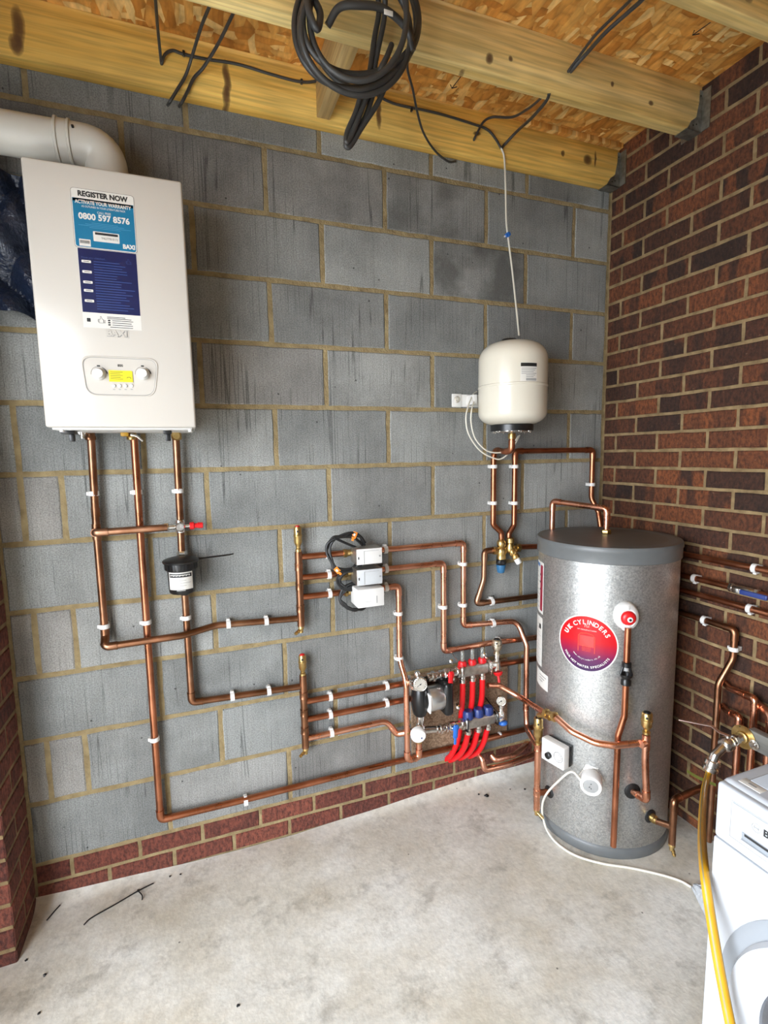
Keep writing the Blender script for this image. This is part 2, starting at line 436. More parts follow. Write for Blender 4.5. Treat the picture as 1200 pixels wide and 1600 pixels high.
M_YSTK = plain('yellow_sticker', (.75, .62, .01), .4, 0, .04)
M_CWIRE = plain('white_cable', (.66, .63, .54), .42, 0, .03)
M_GLASS = plain('dark_door_glass', (.05, .055, .065), .06, 0, .1, coat=1.0)
M_CHIP = None
def mat_chip():
    m, t, b = new_mat('chipboard'); v = coords(t)
    vo = N(t, 'ShaderNodeTexVoronoi', i_Scale=170.0); L(t, v, vo.inputs['Vector'])
    s = t.nodes.new('ShaderNodeSeparateColor'); L(t, vo.outputs['Color'], s.inputs[0])
    base = mixc(t, s.outputs[0], (.17, .105, .06), (.36, .25, .16))
    base = mixc(t, ramp(t, noise(t, 9, 4, v), [(.5, 0.0), (.7, .5)]), base, (.12, .07, .04))
    L(t, base, b.inputs['Base Color']); b.inputs['Roughness'].default_value = .8; return m
M_CHIP = mat_chip()
def mat_sticker():      # red to navy printed gradient running down the sticker itself
    m, t, b = new_mat('round_sticker_print'); v = coords(t); s = t.nodes.new('ShaderNodeSeparateXYZ'); L(t, v, s.inputs[0])
    f = math_(t, 'MULTIPLY_ADD', s.outputs[2], -4.6, 4.6 * (STK_Z + .10))
    L(t, ramp(t, f, [(.0, (.62, .004, .006)), (.42, (.46, .006, .012)), (.72, (.10, .012, .07)), (1.0, (.012, .012, .06))]), b.inputs['Base Color'])
    b.inputs['Roughness'].default_value = .38; b.inputs['Specular IOR Level'].default_value = .25; return m
def mat_tarp():
    m, t, b = new_mat('navy_polythene'); v = coords(t)
    L(t, mixc(t, noise(t, 12, 4, v), (.003, .006, .017), (.010, .019, .045)), b.inputs['Base Color'])
    b.inputs['Roughness'].default_value = .32; b.inputs['Specular IOR Level'].default_value = .7
    bump(t, noise(t, 26, 5, v), .8, .02, b); return m
def mat_film():
    m, t, b = new_mat('clear_polythene'); b.inputs['Base Color'].default_value = (.70, .74, .78, 1)
    b.inputs['Roughness'].default_value = .25; b.inputs['Alpha'].default_value = .42
    bump(t, noise(t, 60, 4, coords(t)), .6, .01, b); return m

# ================================================================== the room
LX = -2.44; TOPZ = 2.875; JB = 2.707
def jit(a): return random.uniform(-a, a)
def blockface(mb, u0, u1, z0, z1, P, mat, col, j=.0016, inset=.004, rec=.0035, step=.045):
    # a block face with slightly chipped edges; P(u, z, out) gives the point
    out = []; nu = max(2, int((u1 - u0) / step)); nz = max(2, int((z1 - z0) / step))
    for i in range(nu): out.append((u0 + (u1 - u0) * i / nu, z0, 0, 1))
    for i in range(nz): out.append((u1, z0 + (z1 - z0) * i / nz, -1, 0))
    for i in range(nu): out.append((u1 - (u1 - u0) * i / nu, z1, 0, -1))
    for i in range(nz): out.append((u0, z1 - (z1 - z0) * i / nz, 1, 0))
    vo = []; vi = []; cu = (u0 + u1) / 2; cz = (z0 + z1) / 2
    for u, z, a, b in out:
        du, dz = jit(j), jit(j); u += du; z += dz
        vo.append(P(u, z, -rec)); su = inset if u < cu else -inset; sz = inset if z < cz else -inset
        vi.append(P(u + (su if abs(u - u0) < .01 or abs(u - u1) < .01 else 0), z + (sz if abs(z - z0) < .01 or abs(z - z1) < .01 else 0), 0))
    n = len(out); fs = [[i, (i + 1) % n, n + (i + 1) % n, n + i] for i in range(n)] + [list(range(n, 2 * n))]
    mb.add(vo + vi, fs, mat, col=col)

# ---- back wall: concrete blocks over two courses of brick
mb = MB(); J = .008
PW = lambda u, z, o: Vector((u, -o, z))
mb.box((LX - .2, .0032, -.1), (.2, .1, 2.9), 1)
for k in range(0, 12):
    zt = .15 + .225 * (12 - k); zb = zt - .225
    xs = [-(.201 + .45 * n) for n in range(0, 6)] if k % 2 else [-(.4526 + .45 * n) for n in range(0, 5)]
    xs = [x for x in xs if x > LX + .06]
    if k in (5, 6, 8, 10): xs.append(-2.366)
    xs = sorted(set(xs + [LX, 0.0]))
    for a, b in zip(xs[:-1], xs[1:]):
        c = (random.random() * .8, max(0, random.gauss(0, .25)), 0.0)
        if k == 2 and -.85 < (a + b) / 2 < -.4: c = (.5, .2, .9)
        elif k == 1 and -.72 < (a + b) / 2 < -.5: c = (.4, .1, .55)
        elif k == 1 and -1.1 < (a + b) / 2 < -.7: c = (.4, .3, .7)
        elif k in (1,) and (a + b) / 2 < -1.1: c = (.3, .7, .5)
        elif random.random() < .25: c = (c[0], c[1], .35)
        if k == 4 and -1.8 < (a + b) / 2 < -1.35: c = (.45, .8, 0)
        if b < -2.25 and b - a < .2 and k in (6, 8, 10): c = (.9, .9, .15)
        blockface(mb, a + J, b - J, zb + J, min(zt - J, 2.86), PW, 0, c)
J2 = .006
for zb, x0 in ((.075, -1.021), (0.0, -1.125)):
    xs = [x0 + .2175 * n for n in range(-6, 5)]
    xs = sorted([x for x in xs if LX + .03 < x < -.02] + [LX, 0.0])
    for a, b in zip(xs[:-1], xs[1:]):
        blockface(mb, a + J2, b - J2, zb + J2, zb + .075 - J2, PW, 2, (random.random(), random.random() * .4, max(0, random.gauss(0, .15))), .001, .004, .003)
wall_back = struct(mb.build('wall_back', [M_BLOCK, M_MORTAR, M_BRICK2], base=(0, 0, 0), attr=True))

# ---- right side wall: brickwork
mb = MB(); PR = lambda u, z, o: Vector((-o, -u, z))
mb.box((.0042, BACK_Y, -.1), (.1, .1, 3.0), 1)
k = 0; z = .0406 - .075
while z < 2.95:
    par = round((z + .0375 - 1.503) / .075) % 2
    u = (.0765 if par else .189) - .225; us = [0.0]
    while u < -BACK_Y:
        if u > .03: us.append(u)
        u += .225
    us.append(-BACK_Y)
    for a, b in zip(us[:-1], us[1:]):
        d = random.random(); dk = .95 if d < .06 else .7 if d < .20 else random.random() * .3
        blockface(mb, a + J2, b - J2, z + J2, z + .075 - J2, PR, 0, (random.random(), random.random(), dk * .9), .0013, .004, .004, .05)
    z += .075
struct(mb.build('wall_right', [M_BRICK, M_MORTAR2], base=(0, 0, 0), attr=True))

# ---- left brick pier that ends the back wall
mb = MB(); PD = .208
PL = lambda u, z, o: Vector((LX + o, -u, z)); PF = lambda u, z, o: Vector((u, -PD - o, z))
mb.box((LX - .62, -PD + .0032, -.05), (LX - .0032, .12, 2.88), 1)
z = -.03; k = 0
while z < 2.85:
    xs = [0, .1025, PD] if k % 2 else [0, PD]
    for a, b in zip(xs[:-1], xs[1:]):
        blockface(mb, a + (J2 if a else 0), b - (J2 if b < PD else 0), z + J2, z + .075 - J2, PL, 0, (random.random(), random.random() * .4, max(0, random.gauss(.05, .2))), .001, .004, .003)
    u = LX; first = .1025 if k % 2 == 0 else .215
    us = [LX, LX - first]
    while us[-1] > LX - .58: us.append(us[-1] - .225)
    for b, a in zip(us[:-1], us[1:]):
        blockface(mb, a + J2, b - (J2 if b < LX else 0), z + J2, z + .075 - J2, PF, 0, (random.random(), random.random() * .3, 0), .001, .004, .003)
    z += .075; k += 1
struct(mb.build('wall_left', [M_BRICK2, M_MORTAR2], base=(0, 0, 0), attr=True))

# ---- floor slab, with a little mortar fillet risen against the wall
mb = MB(); nx, ny = 96, 120
xs = [-4.2 + 4.2 * i / nx for i in range(nx + 1)]; ys = [BACK_Y - .5 + (-BACK_Y + .5) * (j / ny)**.5 for j in range(ny + 1)]
def fz(x, y):
    h = .036 * max(min(abs(x + 1.65) / .75 - .15, 1.0), 0) * math.exp(y / .022)
    return h + .0015 * sin(x * 7 + y * 5) + .001 * sin(x * 17 - y * 13)
vs = [(x, y, fz(x, y)) for y in ys for x in xs]
fs = [[j * (nx + 1) + i, j * (nx + 1) + i + 1, (j + 1) * (nx + 1) + i + 1, (j + 1) * (nx + 1) + i] for j in range(ny) for i in range(nx)]
mb.add(vs, fs, 0, smooth=True)
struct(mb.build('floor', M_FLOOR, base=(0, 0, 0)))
# ---- unseen front wall, side walls and lintel, added to cut the daylight inside
mb = MB(); mb.box((LX - .6, BACK_Y - .12, -.05), (.1, BACK_Y, 3.0)); struct(mb.build('wall_front_added', plain('painted_block', (.32, .31, .29), .9, 0, .1, 6), base=(0, 0, 0)))  # closes the unseen front to darken the right and top
mb = MB(); mb.box((LX - .56, BACK_Y, -.05), (LX - .36, OPEN_Y, OPEN_TOP)); mb.box((LX - .56, OPEN_Y0, -.05), (LX - .36, -PD - .01, 2.875)); struct(mb.build('wall_side_added', plain('painted_block_2', (.32, .31, .29), .9, 0, .1, 6), base=(0, 0, 0)))  # the set-back stretch beside the pier is added to darken the left corner
mb = MB(); mb.box((LX - .56, BACK_Y, OPEN_TOP), (LX - .36, OPEN_Y0, 2.875)); struct(mb.build('trim_1', plain('added_lintel_concrete', (.33, .31, .28), .9, 0, .1, 6), base=(0, 0, 0)))  # unseen lintel, its height set to darken the ceiling and upper walls
mb = MB(); mb.box((-14, -14, -.12), (6, 3, -.02)); struct(mb.build('ground', plain('yard_concrete', (.42, .41, .39), .9, 0, .1, 2), base=(0, 0, 0)))

# ---- ceiling deck and the header beam over the opening
mb = MB(); mb.box((-4.0, BACK_Y, TOPZ), (.1, .1, TOPZ + .018))
struct(mb.build('ceiling', M_OSB, base=(0, 0, 0)))

def kn(x, z, sx, sz, d=.9, y=0): return ((x, y, z), (sx * 1.1, .2, sz * 1.1), .95)
jk = {0: [kn(x, z, sx, sz, d) for (x, z, sx, sz, d) in
         ((-2.235, 2.80, .016, .055, .9), (-2.245, 2.75, .018, .03, .9), (-1.66, 2.79, .012, .055, .9), (-1.665, 2.735, .012, .03, .95),
          (-1.13, 2.79, .010, .05, .85), (-.17, 2.80, .022, .020, .9), (-.13, 2.81, .006, .03, .6), (-.30, 2.80, .010, .012, .6), (-.72, 2.80, .02, .008, .5))],
      1: [kn(x, z, sx, sz, d) for (x, z, sx, sz, d) in
         ((-.905, 2.765, .014, .016, .6), (-.83, 2.785, .009, .010, .6), (-.42, 2.80, .008, .008, .6), (-.24, 2.775, .012, .010, .7), (-.06, 2.72, .012, .012, .8), (-.98, 2.72, .012, .008, .6), (-1.9, 2.78, .02, .02, .7))],
      2: [kn(-.35, 2.78, .02, .02, .7)]}
JY = [(-.0505, -.002), (-.437, -.389), (-.846, -.80), (-1.29, -1.243), (-1.69, -1.643), (-2.09, -2.043), (-2.49, -2.443), (-2.89, -2.843), (-3.29, -3.243), (-3.69, -3.643), (-4.09, -4.043)]
jl = ['timber ledger joist running along the top of the block wall', 'pale timber roof joist with knots behind the hanging cable coil, second from the wall', 'timber roof joist crossing the top right corner of the picture']
for i, (y0, y1) in enumerate(JY):
    mb = MB(); x1 = -.004 if i else -.006
    mb.box((LX - .5, y0, JB + (0.011 if i else 0)), (x1, y1, TOPZ), 0, .003)
    mt = mat_timber('treated_pine_%d' % i, (.70, .38, .055) if i == 0 else (.68, .46, .14), (.94, .64, .17) if i == 0 else (.92, .72, .31), jk.get(i, ()), i * 3.7) if i < 3 else M_T2
    if i == 2: M_T2 = mt
    o = mb.build('roof_joist', mt, base=(0, (y0 + y1) / 2, 0))
    # move texture-neutral origin: keep the joist at its end on the side wall
    tag(o, jl[i] if i < 3 else 'timber roof joist overhead behind the viewpoint', 'joist', 'roof joists')
    mb = MB(); w2 = .0025; zb = JB + (0.011 if i else 0)
    if i < 3:
        # galvanised face-fix hanger: base plate, two tapering cheeks, fixing flanges
        mb.box((-.075, y0 - w2, zb - w2), (-.001, y1 + w2, zb), 0)
        for ys_, sg in ((y0 - w2, -1), (y1 + .0002, 1)):
            if i == 0 and sg > 0: continue
            pts = [(-.002, zb - w2), (-.075, zb - w2), (-.055, zb + .028), (-.030, zb + .045), (-.018, zb + .10), (-.018, zb + .14), (-.002, zb + .14)]
            n = len(pts); vs = [(a, ys_, b) for a, b in pts] + [(a, ys_ + w2 * .8, b) for a, b in pts]
            mb.add(vs, [list(range(n)), list(range(2 * n - 1, n - 1, -1))] + [[q, (q + 1) % n, n + (q + 1) % n, n + q] for q in range(n)], 0)
            for (hx, hz) in ((-.030, .020), (-.046, .014), (-.014, .12)):
                mb.cyl((hx, ys_ - .0006 if sg < 0 else ys_ + w2, zb + hz), (hx, ys_ - .0012 if sg < 0 else ys_ + w2 + .001, zb + hz), .0028, 1, 8)
        mb.box((-.0035, y0 - .034, zb + .0), (-.001, y0 - w2, zb + .14), 0)
        if i: mb.box((-.0035, y1 + w2, zb), (-.001, y1 + .034, zb + .14), 0)
        h = mb.build('joist_hanger', [M_ZINC, M_INK])
        tag(h, ['galvanised metal joist hanger in the corner, under the end of the wall joist', 'galvanised metal joist hanger on the brick wall under the second joist', 'galvanised hanger of the third joist, out of the top right corner'][i], 'joist hanger', 'joist hangers')
# short noggin between the first two joists behind the coil
mb = MB(); a = on(527, 190, z=2.712); b = on(560, 130, z=2.712)
nx0 = (a.x + b.x) / 2
mb.box((-1.372, -.388, JB + .012), (-1.325, -.052, TOPZ), 0, .002)
tag(mb.build('timber_noggin', mat_timber('noggin_pine', (.40, .26, .09), (.55, .38, .16), (), 9.0, 'y')), 'short timber noggin between the two joists, behind the hanging cable coil', 'timber')
# stepped tan packer strip under the deck above the wall joist
mb = MB(); mb.box((-.52, -.075, TOPZ - .02), (-.01, -.051, TOPZ - .0005), 0, .001)
tag(mb.build('packing_batten', M_OSB), 'thin brown packing strip under the deck above the wall joist, beside the corner', 'batten')
# pencilled arrows stamped on the deck
for (px, py, nm) in ((728, 130, 'second joist'), (1095, 45, 'top right corner')):
    P = on(px, py, z=TOPZ - .0008); mb = MB()
    if nm == 'top right corner': A = on(1110, 35, z=TOPZ - .0008); B = on(1082, 55, z=TOPZ - .0008)
    else: A = on(722, 117, z=TOPZ - .0008); B = on(706, 138, z=TOPZ - .0008)
    d = (B - A).normalized(); s_ = Vector((d.y, -d.x, 0))
    mb.tube([A, B], .0014, 0, 6); mb.tube([B + (-d + s_) * .014, B, B + (-d - s_) * .014], .0014, 0, 6)
    o = mb.build('ink_arrow', M_INK); o.parent = None
    tag(o, 'black arrow mark on the strand board deck near the ' + nm, 'marking', 'arrow marks on the deck')

# ================================================================== pipe kit
R22 = .0122; R15 = .0085
def pipe(name, label, cat, pts, r=R22, mat=None, group=None, elbows=(), bends=None, tees=(), rings=(), n=12):
    mat = mat or M_COPPER
    pts = [Vector(p) for p in pts]; rad = {}
    for i in range(1, len(pts) - 1): rad[i] = (bends or {}).get(i, .020 if i in elbows else .06)
    mb = MB(); path = fillet(pts, rad); mb.tube(path, r, 0, n)
    mid = path[len(path) // 2]
    root = mb.build(name, mat, base=tuple(pts[0]))
    tag(root, label, cat, group)
    for i in elbows:
        p = pts[i]; a = (pts[i - 1] - p); b = (pts[i + 1] - p); ext = .020 + .019
        ea = p + a.normalized() * min(ext, a.length * .8); eb = p + b.normalized() * min(ext, b.length * .8)
        e = MB(); pp = fillet([ea, p, eb], {1: .020}); e.tube(pp, r * 1.13, 0, n)
        for q, d in ((pp[0], (pp[0] - pp[1]).normalized()), (pp[-1], (pp[-1] - pp[-2]).normalized())):
            e.tube([q - d * .004, q], r * 1.2, 0, n)
        e.build('elbow_fitting', mat, root)
    for (p, d1, d2) in tees:      # position, direction of the run, direction of the branch
        e = MB(); p = Vector(p); d1 = Vector(d1).normalized(); d2 = Vector(d2).normalized()
        e.tube([p - d1 * .026, p + d1 * .026], r * 1.15, 0, n); e.tube([p, p + d2 * .028], r * 1.13, 0, n); e.build('tee_fitting', mat, root)
    for (p, d) in rings:
        e = MB(); p = Vector(p); d = Vector(d).normalized(); e.tube([p - d * .014, p - d * .012, p - d * .010, p + d * .010, p + d * .012, p + d * .014], [r * 1.16, r * 1.18, r * 1.12, r * 1.12, r * 1.18, r * 1.16], 0, n); e.build('coupling', mat, root)
    return root

def clip_mesh():
    mb = MB(); W = .0075; vs = []; fs = []; prof = []
    for i in range(17):                        # open ring around the pipe (local z is the pipe, +y is the wall)
        a = radians(-235 + 290 * i / 16); prof.append((cos(a), sin(a)))
    n = len(prof)
    for z in (-W, W):
        for r in (R22 + .0006, R22 + .0042):
            for c, s in prof: vs.append((c * r, s * r, z))
    def q(z, r, i): return z * 2 * n + r * n + i
    for i in range(n - 1):
        fs += [[q(0, 1, i), q(0, 1, i + 1), q(1, 1, i + 1), q(1, 1, i)], [q(0, 0, i + 1), q(0, 0, i), q(1, 0, i), q(1, 0, i + 1)],
               [q(0, 0, i), q(0, 0, i + 1), q(0, 1, i + 1), q(0, 1, i)], [q(1, 0, i + 1), q(1, 0, i), q(1, 1, i), q(1, 1, i + 1)]]
    for i in (0, n - 1): fs.append([q(0, 0, i), q(0, 1, i), q(1, 1, i), q(1, 0, i)])
    mb.add(vs, fs, 0, smooth=False)
    mb.box((-.0105, R22 + .001, -W), (.0105, .0290, W), 0, .001)
    mb.box((-.0215, -.004, -W * .8), (-.0145, .006, W * .8), 0, .0015); mb.box((-.0195, .002, -W * .8), (-.0085, .0175, W * .8), 0, .001)
    return mb
_cm = None; CLIPG = 'white plastic clips holding the copper pipes'
def clip(P, ax, label, wall='back', tilt=0.0):
    global _cm
    if _cm is None:
        o = clip_mesh().build('pipe_clip', M_PLASW, base=(0, 0, 0)); _cm = o
    else:
        o = _cm.copy(); COL.objects.link(o)
    o.location = P
    R = Matrix.Identity(3)
    if ax == 'h': R = Matrix.Rotation(radians(90) + tilt, 3, 'Y')
    if wall == 'right': R = Matrix.Rotation(radians(-90), 3, 'Z') @ R
    o.rotation_euler = R.to_euler(); tag(o, label, 'pipe clip', CLIPG)
    return o
def vent(label, p, h=.062, r=.0155, cap=M_RED, small=True, mat=None):
    # automatic air vent: neck, waisted brass bottle, holed top, cap
    root = thing('air_vent', label, 'air vent', p, 'brass automatic air vents'); p = Vector(p); mat = mat or M_BRASS
    mb = MB(); s = h / .062
    mb.lathe_at([(r * .72, 0), (r * .72, .006 * s), (r * .5, .008 * s), (r * .62, .014 * s), (r * .82, .018 * s), (r * .98, .022 * s), (r * .98, .034 * s), (r * 1.06, .035 * s), (r * 1.06, .039 * s), (r * .96, .040 * s), (r * .96, .055 * s), (r * .8, .058 * s)], p, (0, 0, 1), 0, 20)
    mb.build('vent_body', mat, root)
    mb = MB(); mb.lathe_at([(r * .42, 0), (r * .62, .001), (r * .6, .004), (r * .35, .006)], p + Vector((0, 0, .057 * s)), (0, 0, 1), 0, 14); mb.build('vent_cap', cap, root)
    mb = MB(); d = (CAM - p); d.z = 0; d.normalize(); q = p + Vector((0, 0, .048 * s)) + d * (r * .90); mb.cyl(q, q + d * .0022, .0042, 0, 12); mb.build('vent_hole', M_INK, root)
    return root
def drain(label, p, d):
    root = thing('drain_cock', label, 'drain cock', p, 'brass drain cocks'); p = Vector(p); d = Vector(d).normalized()
    mb = MB(); mb.lathe_at([(.011, 0), (.012, .004), (.012, .012), (.008, .014), (.008, .028)], p + Vector((0, 0, .0)), (0, 0, -1), 0, 14); mb.build('cock_body', M_BRASS, root)
    mb = MB(); q = p - Vector((0, 0, .014)); mb.tube([q, q + d * .010, q + d * .034], [.0062, .0062, .0055], 0, 10); mb.tube([q + d * .016, q + d * .019], .0074, 0, 10); mb.tube([q + d * .026, q + d * .029], .0072, 0, 10); mb.build('drain_spout', M_BRASS, root)
    return root

# ================================================================== boiler
BX0, BX1, BZ0, BZ1, BY = -2.222, -1.829, 1.635, 2.336, -.265
boiler = thing('boiler', 'white wall-hung gas boiler with control panel, on the block wall at left', 'boiler', ((BX0 + BX1) / 2, 0, BZ0))
mb = MB(); mb.box((BX0, BY, BZ0), (BX1, -.004, BZ1), 0, .007, seg=3); mb.build('casing', M_WHITE, boiler)
mb = MB()
mb.box((BX0 + .012, BY + .018, BZ0 - .006), (BX1 - .012, -.02, BZ0 + .002), 0, .002)
for x in (BX0 + .035, BX1 - .018):
    mb.cyl((x, BY + .022, BZ0 - .004), (x, BY + .022, BZ0 - .012), .006, 0, 12)
mb.build('bottom_tray', M_PLASW, boiler)
FB = lambda px, py: on(px, py, y=BY)
def frame(o, u, v, n):  # local (u,v,n) axes
    M = Matrix.Identity(4); u = Vector(u); v = Vector(v); n = Vector(n); o = Vector(o)
    for i in range(3): M[i][0] = u[i]; M[i][1] = v[i]; M[i][2] = n[i]; M[i][3] = o[i]
    return M
MF = frame((0, BY, 0), (1, 0, 0), (0, 0, 1), (0, -1, 0))     # local x = world x, local y = world z, local z = out of the face
# registration label
a = FB(109.5, 292); b = FB(214.7, 395.6); c = FB(208, 307); d = FB(118, 386)
lx0, lx1 = (a.x + d.x) / 2, (b.x + c.x) / 2; lz1, lz0 = (a.z + c.z) / 2, (b.z + d.z) / 2
LW = lx1 - lx0; lcx = (lx0 + lx1) / 2
mb = MB()
mb.poly(rrect(lx0 - .0008, lz0 - .0008, lx1 + .0008, lz1 + .0008, .0075), 2, MF, .0004)
mb.poly(rrect(lx0, lz0, lx1, lz1, .007), 0, MF, .0007)
hs = lz1 - (lz1 - lz0) * .165
mb.poly(rrect(lx0 + .002, lz0 + .002, lx1 - .002, hs, .006), 1, MF, .0010)
mb.poly([(lx0 + .002, hs - .008), (lx1 - .002, hs - .008), (lx1 - .002, hs), (lx0 + .002, hs)], 1, MF, .0010)
LH = lz1 - lz0
def Z(f): return lz1 - LH * f
mb.text('REGISTER NOW', .0185, 2, MF @ Matrix.Translation((lcx, Z(.085), 0)), .0011, bold=.05, width=LW * .80)
mb.text('ACTIVATE YOUR WARRANTY', .013, 0, MF @ Matrix.Translation((lcx, Z(.225), 0)), .0014, bold=.03, width=LW * .90)
mb.text('AS OUTLINED IN YOUR LITERATURE PACK', .007, 0, MF @ Matrix.Translation((lcx, Z(.295), 0)), .0014, bold=.01, width=LW * .70)
mb.text('CALL FREE', .008, 0, MF @ Matrix.Translation((lcx, Z(.375), 0)), .0014, bold=.01, width=LW * .22)
mb.text('0800 597 8576', .022, 0, MF @ Matrix.Translation((lcx, Z(.465), 0)), .0014, bold=.035, width=LW * .82)
for i, wd in enumerate((.42, .62, .84, .5)):
    mb.poly([(lcx - LW * wd / 2, Z(.565 + .027 * i)), (lcx + LW * wd / 2, Z(.565 + .027 * i)), (lcx + LW * wd / 2, Z(.56 + .027 * i)), (lcx - LW * wd / 2, Z(.56 + .027 * i))], 3, MF, .0013)
mb.poly(rrect(lcx - LW * .20, Z(.87), lcx + LW * .22, Z(.70), .002), 0, MF, .0014)
mb.poly(rrect(lcx - LW * .17, Z(.755), lcx + LW * .20, Z(.715), .0005), 2, MF, .0017)
mb.text('TM6277781/01/72', .008, 2, MF @ Matrix.Translation((lcx + LW * .06, Z(.81), 0)), .0017, width=LW * .27)
mb.poly(rrect(lx0 + LW * .07, Z(.975), lx0 + LW * .25, Z(.855), .001), 0, MF, .0014)
for i in range(14):
    x = lx0 + LW * (.085 + .011 * i); mb.poly([(x, Z(.93)), (x + LW * .006, Z(.93)), (x + LW * .006, Z(.875)), (x, Z(.875))], 2, MF, .0017)
mb.text('BAXI', .016, 0, MF @ Matrix.Translation((lx1 - LW * .13, Z(.91), 0)), .0014, bold=.05, width=LW * .20)
mb.build('registration_label', [M_LBL, M_CYAN, M_INK, plain('pale_cyan_ink', (.10, .32, .50), .5)], boiler)
# checklist label, dark blue with a white foot
e = FB(128, 488); f = FB(221, 493); cz0 = (e.z + f.z) / 2; g = FB(129, 512); h_ = FB(223.7, 516); gz0 = (g.z + h_.z) / 2
mb = MB(); mb.poly([(lx0 + .004, gz0), (lx1 - .002, gz0), (lx1 - .002, lz0 + .002), (lx0 + .004, lz0 + .002)], 0, MF, .0003)
mb.poly([(lx0 + .005, cz0), (lx1 - .003, cz0), (lx1 - .003, lz0 - .002), (lx0 + .005, lz0 - .002)], 1, MF, .0006)
H2 = lz0 - cz0
def Z2(f): return lz0 - H2 * f
mb.text('Have you checked...', .008, 3, MF @ Matrix.Translation((lx0 + LW * .08, Z2(.15), 0)), .0009, align='LEFT', width=LW * .40)
for i, (zf, wd) in enumerate(((.21, .15), (.37, .15), (.53, .15), (.66, .15), (.82, .15))):
    mb.poly(rrect(lx0 + LW * .08, Z2(zf + .020), lx0 + LW * (.08 + wd), Z2(zf - .020), .0018), 0, MF, .0009)
    mb.poly(rrect(lx0 + LW * .11, Z2(zf + .004), lx0 + LW * .20, Z2(zf - .004), .0004), 2, MF, .0012)
random.seed(3)
for i in range(19):
    zf = .20 + .041 * i; wd = .35 + .3 * random.random()
    mb.poly([(lx0 + LW * .27, Z2(zf + .006)), (lx0 + LW * (.27 + wd), Z2(zf + .006)), (lx0 + LW * (.27 + wd), Z2(zf - .006)), (lx0 + LW * .27, Z2(zf - .006))], 3, MF, .0009)
def thumb(cx, cz, s, mt, off):     # outlined thumbs-up hand
    pts = [(.45, -.5), (-.35, -.5), (-.55, -.3), (-.62, 0), (-.55, .25), (-.2, .28), (-.1, .55), (-.12, .85), (.05, .9), (.15, .6), (.2, .3), (.45, .22), (.45, -.5)]
    mb.tube(catmull([MF @ Vector((cx + a * s, cz + b * s, off)) for a, b in pts], 4), s * .035, mt, 4)
    mb.tube([MF @ Vector((cx + a * s, cz + b * s, off)) for a, b in ((.55, -.5), (.8, -.45), (.8, .15), (.55, .22), (.55, -.5))], s * .035, mt, 4)
    for q in (-.28, -.06, .12): mb.tube([MF @ Vector((cx - s * .55, cz + q * s, off)), MF @ Vector((cx - s * .25, cz + q * s, off))], s * .03, mt, 4)
thumb(lx0 + LW * .84, Z2(.16), .0095, 3, .0007)
fz0 = (gz0 + cz0) / 2; thumb(lx0 + LW * .32, fz0, .0125, 2, .0005)
mb.poly(rrect(lx0 + LW * .09, fz0 - .005, lx0 + LW * .15, fz0 + .005, .001), 2, MF, .0006)
for i, (zz, a, b_) in enumerate(((.011, .42, .72), (.007, .42, .82), (.002, .50, .85), (-.004, .50, .82), (-.010, .50, .84), (-.016, .46, .84))):
    mb.poly([(lx0 + LW * a, fz0 + zz - .0008), (lx0 + LW * b_, fz0 + zz - .0008), (lx0 + LW * b_, fz0 + zz + .0008), (lx0 + LW * a, fz0 + zz + .0008)], 2, MF, .0006)
for zz in (.002, -.004, -.010): mb.poly(rrect(lx0 + LW * .43, fz0 + zz - .002, lx0 + LW * .47, fz0 + zz + .002, .0015), 2, MF, .0007)
mb.build('checklist_label', [M_LBL, M_DBLUE, M_INK, M_LINK], boiler)
# raised maker's name plate
p0 = FB(183, 521.5); mb = MB(); mb.poly(rrect(p0.x - .030, p0.z - .0115, p0.x + .030, p0.z + .0115, .002), 0, MF, .0008, .0008)
mb.text('BAXI', .024, 0, MF @ Matrix.Translation((p0.x, p0.z, 0)), .0026, bold=.03, width=.050); mb.text('BAXI', .024, 1, MF @ Matrix.Translation((p0.x + .0009, p0.z - .0009, 0)), .0012, bold=.05, width=.053)  # grey offset copy underneath stands in for the shade of the raised letters
mb.build('name_plate', [M_WHITE, M_GREYINK], boiler)
# control panel
q = [FB(135, 619.5), FB(243, 620), FB(248.5, 560), FB(124.5, 555)]; Q = [(v.x, v.z) for v in q]
pz = (Q[0][1] + Q[1][1]) / 2; Q[0] = (Q[0][0], pz); Q[1] = (Q[1][0], pz); pz = (Q[2][1] + Q[3][1]) / 2; Q[2] = (Q[2][0], pz); Q[3] = (Q[3][0], pz)
panel = MB(); out = rquad(Q, .030, 7); ccx = sum(p[0] for p in Q) / 4; ccz = sum(p[1] for p in Q) / 4
def shrink(o, k): return [(ccx + (a - ccx) * (1 - k / .09), ccz + (b - ccz) * (1 - k / .055)) for a, b in o]
rings = [(out, 0.0), (shrink(out, .0012), .0022), (shrink(out, .0030), .0022), (shrink(out, .0042), .0006), (shrink(out, .0075), .0008)]
vs = []; n = len(out)
for o_, zz in rings: vs += [MF @ Vector((a, b, zz)) for a, b in o_]
fs = [[j * n + i, j * n + (i + 1) % n, (j + 1) * n + (i + 1) % n, (j + 1) * n + i] for j in range(len(rings) - 1) for i in range(n)] + [[4 * n + i for i in range(n)]]
panel.add(vs, fs, 0)
gl = shrink(out, .0047); panel.tube([MF @ Vector((a, b, .0010)) for a, b in gl + [gl[0]]], .0006, 1, 5)
pn = panel.build('control_panel', [M_WHITE, M_GREYINK], boiler)
